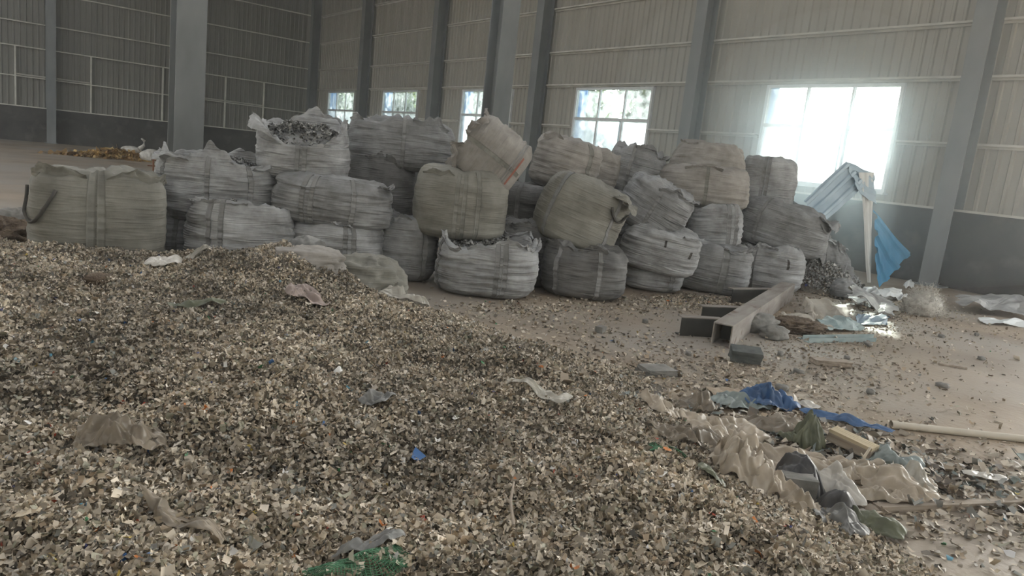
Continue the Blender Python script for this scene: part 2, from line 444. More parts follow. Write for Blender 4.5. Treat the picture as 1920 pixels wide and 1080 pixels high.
for i in range(len(COLS_Y) - 1):
    a, b = COLS_Y[i] + .12, COLS_Y[i + 1] - .12
    for z in GIRTS:
        if b < DOOR_Y1 and z < DOOR_Z: continue
        segs = [(max(a, DOOR_Y1) if z < DOOR_Z else a, b)]
        for wc in WIN_C:
            if WZ0 < z < WZ1 and a < wc < b:
                segs = [(a if a > DOOR_Y1 else DOOR_Y1, wc - WIN_W / 2 - .06), (wc + WIN_W / 2 + .06, b)]
        for s0, s1 in segs:
            g = MB(); g.box(XR + .0, XR + .11, s0, s1, z - .012, z + .012); g.box(XR - .005, XR + .02, s0, s1, z - .012, z + .03); g.box(XR + .09, XR + .11, s0, s1, z - .06, z + .012)
            g.build('girt', M['girt'], wall_r)

# back wall
wb = MB(); wb.box(XL, XR + .2, YB - .06, YB + .2, 0, 1.5)
wall_b = tag(wb.build('wall_back', M['dado']), kind='structure')
cop = MB(); cop.box(XL, XR - .1, YB - .09, YB + .2, 1.5, 1.545); cop.build('coping', M['girt'], wall_b)
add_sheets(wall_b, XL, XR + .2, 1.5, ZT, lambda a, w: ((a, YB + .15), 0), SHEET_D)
BX = [-9.6, -3.1, 3.35, 9.2]
edges = [XL] + BX + [XR - .2]
for i in range(len(edges) - 1):
    a, b = edges[i] + .12, edges[i + 1] - .12
    for z in GIRTS:
        g = MB(); g.box(a, b, YB, YB + .11, z - .012, z + .012); g.box(a, b, YB - .005, YB + .02, z - .012, z + .03)
        g.build('girt', M['girt'], wall_b)
for x, z0, z1 in ((2.05, 1.5, 4.08), (4.95, 1.5, 4.08), (8.0, 1.5, 4.08), (10.95, 1.5, 4.08), (12.9, 1.5, 4.08)):
    g = MB(); g.box(x - .03, x + .03, YB - .03, YB + .08, z0, z1); g.build('stud', M['girt'], wall_b)
for a, b in ((2.1, 3.2), (3.6, 4.9), (11.0, 12.85), (9.5, 10.9)):
    g = MB(); g.box(a, b, YB - .02, YB + .08, 2.86, 2.92); g.build('stud', M['girt'], wall_b)

# unseen walls that close the hall (left and front openings sized for the light)
wl = MB(); wl.box(XL - .2, XL, YF, 15, 0, ZT); wl.box(XL - .2, XL, 35, YB, 0, ZT); wl.box(XL - .2, XL, 15, 35, 5.5, ZT)
tag(wl.build('wall_left', M['clad']), kind='structure')
wf = MB(); wf.box(XL, 3, YF - .2, YF, 0, ZT); wf.box(12, XR + .2, YF - .2, YF, 0, ZT); wf.box(3, 12, YF - .2, YF, 5.0, ZT)
tag(wf.build('wall_front', M['clad']), kind='structure')

# unseen ceiling with long roof-light slots, one added to brighten the far floor
SLOTS = [(-9.5, -7.7), (-6.5, -3.5), (-1.6, .4), (7.0, 9.0)]
SLOT_START = {-9.5: YF + 2, -6.5: 22.0, -1.6: YF + 2, 7.0: YF + 2}
SLOT_END = {-9.5: 21.0, -6.5: 36.0, -1.6: 33.0, 7.0: 19.0}
cl = MB(); xs = [XL - .2]
for a, b in SLOTS: xs += [a, b]
xs.append(XR + .3)
for i in range(0, len(xs), 2): cl.box(xs[i], xs[i + 1], YF - .2, YB + .3, ZT, ZT + .15)
for a, b in SLOTS:
    cl.box(a, b, YF - .2, SLOT_START[a], ZT, ZT + .15); cl.box(a, b, SLOT_END[a], YB + .3, ZT, ZT + .15)
tag(cl.build('ceiling', M['roof']), kind='structure')
for a, b in SLOTS: portal(((a + b) / 2, (SLOT_START[a] + SLOT_END[a]) / 2, ZT + .1), (0, 0, -1), b - a, SLOT_END[a] - SLOT_START[a])
portal((XR + .1, (DOOR_Y0 + DOOR_Y1) / 2, DOOR_Z / 2), (-1, 0, 0), DOOR_Z, DOOR_Y1 - DOOR_Y0)
portal((7.5, YF - .1, 2.5), (0, 1, 0), 9, 5.0)
portal((XL - .1, 25, 2.75), (1, 0, 0), 5.5, 20)

# windows
def make_window(i, yc):
    w = thing('window_%d' % (i + 1), None, None, (XR + .12, yc, WZ0), kind='structure')
    h, hw = WZ1 - WZ0, WIN_W / 2
    zm = WZM - WZ0
    f = MB(); t = .07
    f.box(-.06, .06, -hw, hw, 0, t); f.box(-.06, .06, -hw, hw, h - t, h)
    f.box(-.06, .06, -hw, -hw + t, t, h - t); f.box(-.06, .06, hw - t, hw, t, h - t)
    f.build('frame', M['white_frame'], w)
    f = MB(); f.box(-.05, .05, -hw + t, hw - t, zm - .04, zm + .04); f.build('transom', M['white_frame'], w)
    ys = [-hw + t, -hw / 3, hw / 3, hw - t]
    for y in ys[1:3]:
        f = MB(); f.box(-.04, .04, y - .025, y + .025, zm + .04, h - t); f.build('mullion', M['white_frame'], w)
        f = MB(); f.box(-.05, .01, y - .05, y + .02, t, zm - .04); f.build('mullion', M['white_frame'], w)
    f = MB(); f.box(.0, .05, ys[1] + .09, ys[1] + .13, t, zm - .04); f.build('mullion', M['white_frame'], w)
    for k in range(3):
        p = MB(); p.box(-.003, .003, ys[k], ys[k + 1], zm + .03, h - t + .01); p.build('pane', M['glass_up'], w)
        p = MB(); p.box(-.003, .003, ys[k], ys[k + 1], t - .01, zm - .03); p.build('pane', M['glass_low'], w)
    f = MB(); f.box(.07, .45, hw - .02, hw + .02, 0, h); f.build('flashing', M['blue_flash'], w)
    s = MB(); s.box(-.2, .06, -hw - .05, hw + .05, -.04, 0); s.build('sill', M['white_frame'], w)
for i, yc in enumerate(WIN_C): make_window(i, yc)

# steel columns
def h_column(name, label, x, y, a, b, along, loc_group=None, h=ZT):
    t = thing(name, label, 'column', (x, y, 0), group=loc_group)
    T = .022
    for s in (-1, 1):
        m = MB()
        if along == 'y': m.box(-a / 2, a / 2, s * b / 2 - T / 2, s * b / 2 + T / 2, 0.03, h)
        else: m.box(s * a / 2 - T / 2, s * a / 2 + T / 2, -b / 2, b / 2, 0.03, h)
        m.build('flange', M['column'], t)
    m = MB()
    if along == 'y': m.box(-T / 2, T / 2, -b / 2, b / 2, 0.03, h)
    else: m.box(-a / 2, a / 2, -T / 2, T / 2, 0.03, h)
    m.build('web', M['column'], t)
    m = MB(); m.box(-a / 2 - .06, a / 2 + .06, -b / 2 - .06, b / 2 + .06, 0, .03); m.build('base_plate', M['column'], t)
    return t
c = h_column('steel_column', 'broad grey steel column rising behind the bags, nearest the picture left edge', 2.98, 13.0, .45, .42, 'y')
c = h_column('steel_column', 'free-standing pale grey steel column between two far windows, above the tilted bag', 9.12, 13.0, .42, .42, 'y')
names = {6.3: 'steel column on the window wall, right of the bright window', 13.0: 'steel column on the window wall between the two largest windows',
         19.7: 'steel column on the window wall just left of the blue-edged window', 26.4: 'steel column on the window wall between second and third far windows',
         33.1: 'steel column on the window wall between first and second far windows', 39.45: 'steel column standing in the far corner of the hall'}
for y in COLS_Y:
    if y in names: h_column('steel_column', names[y], XR - .22, y, .42, .36, 'x')
for x, lb in ((3.35, 'dark steel column on the back wall at the far left'), (9.2, 'dark steel column on the back wall behind the broad grey column')):
    h_column('steel_column', lb, x, YB - .25, .36, .42, 'y')

# trees beyond the windows
def tree(label, x, y, h, r, seed, mat):
    rng = np.random.default_rng(seed)
    t = thing('tree', label, 'tree', (x, y, -.27), group='trees outside the windows')
    m = MB(); m.tube([(0, 0, 0), (.05, .05, h * .3), (.1, -.05, h * .6)], [.16, .12, .06]); m.build('trunk', M['bark'], t)
    cl = rng.normal(0, 1, (40, 3)); cl /= np.linalg.norm(cl, axis=1)[:, None]; cl *= rng.uniform(.2, 1, (40, 1)) * np.array([r, r, h * .42]); cl[:, 2] += h * .56
    n = 13000
    c = cl[rng.integers(0, 40, n)] + rng.normal(0, .36, (n, 3)) * np.array([1, 1, .8])
    a = rng.normal(0, 1, (n, 3)); a /= np.linalg.norm(a, axis=1)[:, None]
    b = np.cross(a, rng.normal(0, 1, (n, 3))); b /= np.linalg.norm(b, axis=1)[:, None]
    s = rng.uniform(.09, .18, (n, 1))
    V = np.stack([c - a * s, c + b * s * .5, c + a * s, c - b * s * .5], 1).reshape(-1, 3)
    mesh_obj('crown', V, np.arange(n * 4).reshape(-1, 4), mat, t)
for i, (lb, x, y, h, r) in enumerate((
        ('green leafy tree seen through the farthest window', 20.6, 48.0, 7.5, 2.6), ('leafy tree seen through the second far window', 20.6, 39.6, 7.2, 2.5),
        ('pale tree seen through the half-hidden narrow window', 20.6, 31.3, 7.0, 2.3), ('yellow-green tree behind the blue-edged window, its left half', 20.2, 23.6, 6.4, 1.7),
        ('pale grey-green tree behind the blue-edged window, its right half', 21.8, 19.9, 6.2, 1.7))):
    tree(lb, x, y, h, r, 40 + i, M['leaf'] if i in (0, 1) else M['leaf_pale'])

# ------------------------------------------------------------------ the heap of shredded plastic
EDGE = np.array([(-4.5, -2.5), (2.7, -2.5), (3.1, .6), (3.42, 1.42), (3.6, 2.0), (3.95, 2.98), (4.2, 3.77), (4.0, 4.7), (3.72, 5.4), (3.35, 5.9), (3.35, 6.6), (3.15, 7.4), (2.95, 7.8), (2.3, 8.5), (1.5, 9.0), (.5, 9.2), (-1.2, 9.5), (-4.5, 9.6)])
def edge_dist(x, y):
    # signed distance to the outline, positive inside
    P = np.stack([x, y], -1); d = np.full(len(P), 1e9); ins = np.zeros(len(P), bool)
    n = len(EDGE)
    for i in range(n):
        a, b = EDGE[i], EDGE[(i + 1) % n]
        ab = b - a; t = np.clip(((P - a) @ ab) / (ab @ ab), 0, 1)
        d = np.minimum(d, np.linalg.norm(P - a - t[:, None] * ab, axis=1))
        c = ((a[1] > P[:, 1]) != (b[1] > P[:, 1])) & (P[:, 0] < (b[0] - a[0]) * (P[:, 1] - a[1]) / (b[1] - a[1] + 1e-12) + a[0])
        ins ^= c
    return np.where(ins, d, -d)
def bump2(x, y, cx, cy, sx, sy, h, rot=0):
    c, s = math.cos(rot), math.sin(rot)
    u = (x - cx) * c + (y - cy) * s; v = -(x - cx) * s + (y - cy) * c
    return h * np.exp(-(u / sx) ** 2 - (v / sy) ** 2)
def terrain(x, y):
    x = np.atleast_1d(np.asarray(x, float)); y = np.atleast_1d(np.asarray(y, float))
    d = edge_dist(x, y)
    P = np.stack([x, y, np.zeros_like(x)], -1)
    d2 = d + .16 * fbm(P * 2.1, 5, 3)
    m = sstep(-.12, 1.25, d2)
    z = .33 * m
    z += m * (.085 * fbm(P * .9, 1, 3) + .065 * fbm(P * 3.0, 2, 3) + .042 * fbm(P * 8, 3, 2))
    z += bump2(x, y, 2.35, 6.15, .75, .62, .30, -.3) + bump2(x, y, 2.62, 6.75, .28, .26, .10) + bump2(x, y, 1.75, 6.7, .30, .28, .10)
    z += bump2(x, y, .15, 8.9, .45, .35, .15) - bump2(x, y, 1.35, 6.9, .4, .35, .10)
    z += bump2(x, y, -.1, 1.5, 1.2, .8, .08) + m * bump2(x, y, 3.6, 2.15, .5, .6, .12, -.5)
    return np.where(d2 < -.11, -0.03, z)
def tz(x, y): return max(0.0, float(terrain(x, y)[0]))

nx, ny = 230, 300
gx, gy = np.meshgrid(np.linspace(-4.4, 4.9, nx), np.linspace(-2.4, 9.8, ny))
hz = terrain(gx.ravel(), gy.ravel())
heap = thing('plastic_heap', 'wide low heap of shredded grey and beige plastic filling the foreground floor', 'plastic heap', (1.5, 4, 0))
V = np.stack([gx.ravel() - 1.5, gy.ravel() - 4, hz], -1)
F = grid_faces(nx, ny)
F = F[(hz[F] > -0.02).any(axis=1)]
core = tag(mesh_obj('heap_core', V, F, M['heap'], heap, smooth=True), kind='stuff')

PAL = np.array([(.46, .44, .40), (.36, .34, .30), (.28, .26, .225), (.20, .185, .16), (.13, .12, .105), (.40, .37, .31), (.52, .50, .46), (.27, .28, .235), (.22, .24, .24), (.62, .61, .58), (.34, .29, .23), (.08, .08, .075)])
PAL = PAL * np.array([1.33, 1.235, 1.11])
PALW = np.array([14, 15, 13, 9, 5, 15, 9, 6, 3, 3.0, 9, 3]); PALW = PALW / PALW.sum()
ACC = np.array([(.50, .10, .06), (.62, .22, .06), (.06, .16, .38), (.08, .26, .36), (.58, .44, .10), (.08, .26, .12), (.76, .76, .74), (.78, .77, .76), (.74, .74, .75), (.05, .06, .2)])
def flakes(cx, cy, cz, rng, smin, smax, lift=.012, tilt=.75, acc=.012, pal=None, palw=None):
    n = len(cx)
    s = rng.uniform(smin, smax, n) * np.where(rng.random(n) < .06, 1.7, 1.0)
    asp = rng.uniform(.4, 1.0, n) * np.where(rng.random(n) < .18, .4, 1.0)
    yaw = rng.uniform(0, 2 * np.pi, n); tp = rng.normal(0, tilt, n); rl = rng.normal(0, tilt, n)
    bend = rng.normal(0, .6, n)
    lx = np.stack([-np.ones(n), np.zeros(n), np.ones(n), np.ones(n), np.zeros(n), -np.ones(n)], 1) * s[:, None] * .5 * (1 + rng.normal(0, .22, (n, 6)))
    ly = np.stack([-np.ones(n)] * 3 + [np.ones(n)] * 3, 1) * (s * asp)[:, None] * .5 * (1 + rng.normal(0, .25, (n, 6)))
    lz = np.abs(lx) * bend[:, None]
    ct, st, cr, sr, cy_, sy_ = np.cos(tp)[:, None], np.sin(tp)[:, None], np.cos(rl)[:, None], np.sin(rl)[:, None], np.cos(yaw)[:, None], np.sin(yaw)[:, None]
    y1, z1 = ly * ct - lz * st, ly * st + lz * ct
    x2, z2 = lx * cr + z1 * sr, -lx * sr + z1 * cr
    x3, y3 = x2 * cy_ - y1 * sy_, x2 * sy_ + y1 * cy_
    V = np.stack([x3 + cx[:, None], y3 + cy[:, None], z2 + (cz + lift * rng.uniform(.2, 2.2, n))[:, None]], -1)
    b = (np.arange(n) * 6)[:, None]
    F = np.concatenate([b + np.array([[0, 1, 4, 5]]), b + np.array([[1, 2, 3, 4]])], 0)
    pal = PAL if pal is None else pal; palw = PALW if palw is None else palw
    c = pal[rng.choice(len(pal), n, p=palw)] * rng.uniform(.8, 1.2, (n, 1))
    am = rng.random(n) < acc
    c[am] = ACC[rng.integers(0, len(ACC), am.sum())]
    C = np.concatenate([np.repeat(c, 6, 0), np.ones((n * 6, 1))], 1)
    return V.reshape(-1, 3), F, C

rng = np.random.default_rng(7)
def scatter(n, x0, x1, y0, y1, rpow):
    xs_, ys_ = [], []
    tot = 0
    while tot < n:
        x = rng.uniform(x0, x1, n * 2); y = rng.uniform(y0, y1, n * 2)
        r = np.hypot(x, y)
        az = np.degrees(np.arctan2(x, y))
        k = (az > -8) & (az < 82) & (r > 1.0) & (rng.random(n * 2) < np.minimum(1, (1.7 / r) ** rpow))
        xs_.append(x[k]); ys_.append(y[k]); tot += k.sum()
    return np.concatenate(xs_)[:n], np.concatenate(ys_)[:n]
X, Y = scatter(400000, -1.0, 4.8, .3, 9.2, 1.25)
clump = fbm(np.stack([X * 3, Y * 3, X * 0], -1), 11, 2)
Zt = terrain(X, Y); d = edge_dist(X, Y)
keep = (Zt > .0) & (rng.random(len(X)) < sstep(-.2, .25, d + .1 * clump))
X, Y, Zt = X[keep], Y[keep], Zt[keep]
V, F, C = flakes(X, Y, Zt, rng, .010, .0245, lift=.018, acc=.004)
tint = .88 + .42 * fbm(np.stack([X * 1.6, Y * 1.6, X * 0], -1), 21, 3)
C[:, :3] *= np.repeat(tint, 6)[:, None]
ax, ay = scatter(900, -1.0, 4.3, .5, 7.0, 1.6)
ka = edge_dist(ax, ay) > .2; ax, ay = ax[ka], ay[ka]
V2, F2, C2 = flakes(ax, ay, terrain(ax, ay) + .012, rng, .018, .034, lift=.012, tilt=.5, acc=.55, pal=np.array([(.70, .69, .66), (.60, .58, .54), (.08, .08, .08)]), palw=np.array([.5, .4, .1]))
F = np.concatenate([F, F2 + len(V)]); V = np.concatenate([V, V2]); C = np.concatenate([C, C2])
V[:, 0] -= 1.5; V[:, 1] -= 4
tag(mesh_obj('shredded_flakes', V, F, M['flake'], heap, cols=C), kind='stuff')
print('flakes', len(X))

# loose litter on the bare floor
LX, LY = [], []
for cx, cy, sx, sy, n in ((4.6, 4.4, .55, 1.0, 900), (4.7, 2.6, .45, .9, 1500), (4.2, 1.5, .5, .45, 1500), (5.6, 5.9, 1.4, .35, 900), (7.6, 5.95, .5, .22, 1800), (9.2, 4.7, 1.3, .6, 900), (5.6, 3.2, .9, .7, 700), (8.5, 3.2, 2.5, .8, 500), (11.3, 5.2, .8, .45, 1500), (4.9, 6.1, .8, .25, 500), (5.2, 1.3, .5, .25, 400)):
    LX.append(rng.normal(cx, sx, n)); LY.append(rng.normal(cy, sy, n))
LX, LY = np.concatenate(LX), np.concatenate(LY)
k = (edge_dist(LX, LY) < .1) & (LX < 15.2); LX, LY = LX[k], LY[k]
V, F, C = flakes(LX, LY, np.zeros(len(LX)) + .004, rng, .015, .04, lift=.004, tilt=.35, acc=.01)
C[:, :3] *= .9
tag(mesh_obj('floor_litter', V, F, M['flake'], cols=C), 'loose plastic chips littering the bare dusty floor around the heap', 'litter', kind='stuff')

# ------------------------------------------------------------------ bulk bags
def superell(th, p):
    c, s = np.cos(th), np.sin(th)
    r = (np.abs(c) ** p + np.abs(s) ** p) ** (-1.0 / p)
    return r * c, r * s

class Bag:
    """surface of one filled bulk bag in local axes: z up, -Y towards the viewer side, unit = metre"""
    def __init__(s, w, d, h, seed, p=3.2, wr=.012, crumple=.05, top='closed', sag=0.0, taper=0.0, dip=0.0):
        s.dip = dip
        s.w, s.d, s.h, s.seed, s.p, s.wr, s.cr, s.top, s.sag, s.taper = w, d, h, seed, p, wr, crumple, top, sag, taper
        rho = [0, .35, .62, .78, .88, .94]; zet = [.02, .015, .0, .012, .04, .085]
        for z in np.linspace(.13, .86, 30):
            rho.append(.955 + .055 * math.sin(math.pi * min(1, max(0, (z - .02) / .9))) ** .8 - taper * (z - .3) * (z > .3)); zet.append(z)
        e = rho[-1]
        if top == 'open':
            rho += [e - .01, e - .03, e - .05, e - .09, e - .13, e - .20, e - .34, .34, .16, 0]
            zet += [.90, .95, 1.0, 1.0, .95, .90, .875, .885, .895, .895]
        else:
            rho += [e - .02, e - .06, e - .12, e - .20, e - .30, .5, .38, .26, .13, 0]
            zet += [.895, .935, .965, .985, .995, 1.0, 1.0, 1.0, .995, .99]
        s.rho, s.zet = np.array(rho), np.array(zet)
        s.n = len(rho)
    def at(s, th, t, off=0.0):
        k = np.arange(s.n)
        rho = np.interp(t, k, s.rho); ze = np.interp(t, k, s.zet)
        ux, uy = superell(th, s.p)
        L = np.hypot(ux, uy); nx_, ny_ = ux / L, uy / L
        X = rho * ux * s.w / 2; Y = rho * uy * s.d / 2; Z = ze * s.h
        P0 = np.stack([nx_ * 1.0, ny_ * 1.0, Z], -1)
        side = sstep(.03, .16, ze) * np.where(rho > .55, 1, 0)
        topm = sstep(.86, .97, ze) + (1 - sstep(.45, .6, rho)) * (ze > .5)
        topm = np.clip(topm, 0, 1)
        bul = .045 * fbm(P0 * np.array([1.3, 1.3, 2.2]), s.seed, 2)
        crease = fbm(np.stack([nx_ * 1.6, ny_ * 1.6, Z * 13], -1), s.seed + 3, 2, True)
        crease2 = fbm(np.stack([nx_ * 3.0 + Z, ny_ * 3.0, Z * 22], -1), s.seed + 9, 2)
        disp = side * (bul + s.wr * 1.3 * (crease * (1 - topm)) + s.wr * .5 * crease2)
        tp = np.stack([X * 3.6, Y * 3.6, Z * 3], -1)
        up = topm * s.cr * (fbm(tp, s.seed + 21, 3, True) + .55 * fbm(tp * .55, s.seed + 27, 2))
        rim = np.exp(-((t - (38 if s.top == 'open' else 36)) / 2.2) ** 2)
        rn = fbm(np.stack([nx_ * 2.1, ny_ * 2.1, np.zeros_like(Z)], -1), s.seed + 31, 3)
        up = up + rim * rn * (.13 if s.top == 'open' else .045) - s.sag * np.maximum(0, nx_) ** 2 * sstep(.55, 1, ze) * s.h - s.dip * np.maximum(0, -ny_) ** 1.5 * sstep(.6, .98, ze) * sstep(.5, .8, rho) * s.h
        disp = disp + rim * (.05 * fbm(np.stack([nx_ * 3, ny_ * 3, Z * 4], -1), s.seed + 37, 2))
        disp = disp + off
        X = X + disp * nx_; Y = Y + disp * ny_; Z = Z + up + off * topm
        return np.stack([X, Y, np.maximum(Z, 0.0)], -1)
    def body(s, mat, parent, nu=112):
        th = np.linspace(0, 2 * np.pi, nu, endpoint=False)
        T, TH = np.meshgrid(np.arange(1, s.n - 1), th, indexing='ij')
        V = s.at(TH.ravel(), T.ravel().astype(float))
        F = grid_faces(nu, s.n - 2, True)
        V = np.vstack([V, [[0, 0, .01 * s.h]], [[0, 0, V[-nu:, 2].mean()]]])
        nb = len(V) - 2
        caps = [[(i + 1) % nu, i, nb, nb] for i in range(nu)]
        last = (s.n - 3) * nu
        fl_ = [tuple(q) for q in F] + [((i + 1) % nu, i, nb) for i in range(nu)] + [(last + i, last + (i + 1) % nu, nb + 1) for i in range(nu)]
        return mesh_obj('body', V, fl_, mat, parent, smooth=True)
    def strap(s, ang, width, mat, parent, t0=4.0, t1=39.0, name='strap'):
        dth = width / (s.w * .5) / 1.0
        ths = ang + np.linspace(-dth / 2, dth / 2, 5)
        ts = np.linspace(t0, t1, 64)
        T, TH = np.meshgrid(ts, ths, indexing='ij')
        o = s.at(TH.ravel(), T.ravel(), .006)
        i_ = s.at(TH.ravel(), T.ravel(), -.004)
        n = len(o)
        F = grid_faces(5, 64)
        fl_ = [tuple(q) for q in F]
        a = np.arange(n).reshape(64, 5)
        for col in (0, 4):
            for r in range(63):
                q = (a[r, col], a[r + 1, col], a[r + 1, col] + n, a[r, col] + n)
                fl_.append(q if col else q[::-1])
        return mesh_obj(name, np.vstack([o, i_]), fl_, mat, parent, smooth=True)
    def band(s, t, width, th0, th1, mat, parent, name='hem_band'):
        ths = np.linspace(th0, th1, 60)
        ts = np.linspace(t - width, t + width, 4)
        T, TH = np.meshgrid(ts, ths, indexing='ij')
        return mesh_obj(name, s.at(TH.ravel(), T.ravel(), .007), [tuple(q) for q in grid_faces(60, 4)], mat, parent, smooth=True)
    def flap(s, th0, th1, length, out, up, mat, parent, seed, tb=37.0):
        nu_, nv_ = 46, 16
        th = np.linspace(th0, th1, nu_); v = np.linspace(0, 1, nv_)
        Vv, TH = np.meshgrid(v, th, indexing='ij'); Vv = Vv.ravel(); TH = TH.ravel()
        base = s.at(TH, np.full(len(TH), tb), .004)
        e = np.sin(np.pi * (TH - th0) / (th1 - th0)) ** .6
        jag = .75 + .45 * fbm(np.stack([TH * 3, TH * 0, TH * 0], -1), seed, 2)
        L = Vv * length * e * jag
        ux, uy = superell(TH, s.p); q = np.hypot(ux, uy)
        curl = np.sin(Vv * 2.2)
        P = base.copy()
        P[:, 0] += ux / q * out * L; P[:, 1] += uy / q * out * L
        P[:, 2] += up * length * e * jag * curl * .8 - .35 * L * Vv
        wv = fbm(np.stack([TH * 4.2, Vv * 1.4, TH * 0 + seed], -1), seed + 5, 3, True) * .055 * np.minimum(1, Vv * 2.5)
        P[:, 0] += ux / q * wv; P[:, 1] += uy / q * wv; P[:, 2] += wv * .8
        o = mesh_obj('top_flap', P, [tuple(q_) for q_ in grid_faces(nu_, nv_)], mat, parent, smooth=True)
        return o
    def loop(s, th0, th1, drop, mat, parent, t=35.0, r=.016):
        a = s.at(np.array([th0]), np.array([t]), .01)[0]; b = s.at(np.array([th1]), np.array([t]), .01)[0]
        ths = np.linspace(th0, th1, 18)
        pts = []
        for i, th in enumerate(ths):
            k = i / 17
            tt = t - drop * math.sin(math.pi * k) ** .8
            pts.append(tuple(s.at(np.array([th]), np.array([tt]), .022)[0]))
        m = MB(); m.tube(pts, r, 6); return m.build('lifting_loop', mat, parent, smooth=True)
    def contents(s, parent, rng, n=2600):
        a = rng.uniform(0, 2 * np.pi, n); r = np.sqrt(rng.random(n)) * .74
        ux, uy = superell(a, s.p)
        x, y = ux * r * s.w / 2, uy * r * s.d / 2
        kk = np.interp(r, s.rho[::-1][:10], np.arange(s.n)[::-1][:10])
        z = s.at(a, kk)[:, 2]
        V, F, C = flakes(x, y, z, rng, .018, .04, lift=.012, tilt=.6, acc=.01, pal=np.array([(.42, .42, .40), (.30, .30, .29), (.19, .19, .18), (.11, .11, .105), (.5, .5, .48)]), palw=np.full(5, .2))
        C[:, :3] *= .75
        return tag(mesh_obj('shredded_contents', V, F, M['flake'], parent, cols=C), kind='stuff')

FRONT = -math.pi / 2
def make_bag(label, cx, cy, zb, zt, w, mat, seed, d=None, tilt=0, tip=0, yaw=0, top='closed', p=3.2, wr=.012, cr=.05, straps=(-.35, .35), flaps=(), loops=(), bands=(), cont=False, sag=0, taper=0, dip=0, ties=(), strap_mat=None, group='bulk bags in the stack', strap_w=.05):
    h = zt - zb
    d = d or min(w, 1.12) * .95
    face = -math.atan2(cx, cy) + math.radians(yaw)
    R = Matrix.Rotation(face, 3, 'Z') @ Matrix.Rotation(math.radians(tilt), 3, 'Y') @ Matrix.Rotation(math.radians(tip), 3, 'X')
    c = Vector((cx, cy, (zb + zt) / 2))
    loc = c - R @ Vector((0, 0, h / 2))
    t = thing('bulk_bag', label, 'bulk bag', loc, R.to_quaternion(), group)
    strap_mat = strap_mat or ('strap_olive' if mat in ('fab_olive', 'fab_tan') else 'strap')
    b = Bag(w / 1.02, d, h, seed, p, wr * 1.4, cr * 1.7, top, sag, taper, dip)
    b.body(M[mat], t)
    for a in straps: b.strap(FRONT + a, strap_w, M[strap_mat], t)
    for f_ in flaps: b.flap(FRONT + f_[0], FRONT + f_[1], f_[2] * 1.3, f_[3], f_[4], M[mat], t, seed + int(f_[0] * 10) + 60)
    for l in loops: b.loop(FRONT + l[0], FRONT + l[1], l[2], M[strap_mat if len(l) < 4 else l[3]], t)
    for q in bands: b.band(q[0], q[1], FRONT + q[2], FRONT + q[3], M[q[4]], t)
    for q in ties: b.strap(FRONT + q[0], .028, M['strap_dark'], t, q[1], q[2], 'tie_cord')
    if cont: b.contents(t, np.random.default_rng(seed))
    return t, b

G2 = 'bags lying at the top of the stack'
make_bag('big olive-grey bulk bag standing alone at the far left, dark loop hanging on its side', 1.12, 8.32, 0.02, 1.0, 1.20, 'fab_olive', 1, p=3.4, wr=.007, cr=.07, straps=(-.12, .02), flaps=((-1.2, -.2, .24, -.15, .45), (.1, 1.3, .24, -.1, .55)), loops=((-1.25, -.55, 13, 'strap_dark'),), strap_w=.07)
make_bag('creased grey bulk bag with torn open top, stacked just right of the lone olive bag', 2.42, 8.85, 0.52, 1.24, 1.32, 'fab_white', 2, top='open', dip=.1, wr=.02, straps=(-.9, -.2, .45), flaps=((-1.4, -.5, .2, .5, .5), (-.6, .2, .25, -.6, .8), (.5, 1.5, .25, .2, .5)), cont=True)
make_bag('small glimpse of a grey bag under the creased open bag beside the olive one', 2.28, 9.0, 0.0, .56, 1.1, 'fab_grey', 3, straps=(-.5,))
make_bag('grey bag on the floor with hollow scooped top, foot buried in the heap', 2.50, 8.24, 0.02, .80, 1.15, 'fab_white', 4, top='open', wr=.016, sag=.22, straps=(-.55, -.35), flaps=((-1.3, .1, .16, -.2, .35),), cont=True)
make_bag('topmost bag with wide open mouth full of shredded plastic, against the dark back wall', 3.28, 8.55, 1.08, 1.72, 1.06, 'fab_white', 5, top='open', dip=.5, wr=.013, straps=(-.12, .02), flaps=((-1.6, -.6, .28, .5, .55), (-.5, .5, .2, -.5, .5), (.4, 1.5, .2, -.5, .6), (2.2, 3.6, .25, .1, .7)), cont=True, group=G2)
make_bag('flattened blue-grey bag in the middle layer under the topmost open-mouthed bag', 3.50, 8.08, .62, 1.13, 1.34, 'fab_grey', 6, tilt=3, wr=.018, straps=(-.5, -.36, .3), cr=.04, flaps=((.7, 1.4, .12, .4, .3),))
make_bag('pale bag with paired straps on the floor behind the mound of shreds', 3.54, 8.08, 0.0, .66, 1.14, 'fab_white', 7, wr=.014, straps=(.2, .36), cr=.05, flaps=((-.1, .4, .12, .2, .4),))
make_bag('dark dusty bag at the back, between the open-mouthed bag and the big olive round one', 4.42, 8.85, .0, 1.40, 1.0, 'fab_dark', 8, p=2.8, wr=.008, cr=.07, straps=(), flaps=((-.3, .6, .18, -.3, .5),), group='bulk bags in the stack')
make_bag('wide grey bag on the top layer below the second far window', 4.72, 8.85, 1.28, 1.84, 1.40, 'fab_grey', 9, d=1.1, wr=.012, straps=(.05,), cr=.09, flaps=((-1.5, -.7, .22, -.3, .7), (.2, 1.0, .2, -.3, .6)), group=G2)
make_bag('narrow pale blue-grey bag on the floor with dark dirty top and spread flaps', 4.40, 7.88, 0.0, .74, .72, 'fab_grey', 10, d=.8, p=2.8, wr=.012, straps=(.55,), cr=.07, flaps=((-.8, .1, .14, -.5, .4), (.3, 1.1, .2, -.2, .4)))
make_bag('large smooth olive bag with round belly in the middle of the stack', 4.88, 7.48, .58, 1.36, 1.13, 'fab_olive', 11, p=2.6, wr=.006, cr=.05, straps=(-.1, .06, .35), taper=-.02, flaps=((-1.0, -.2, .15, -.3, .4),))
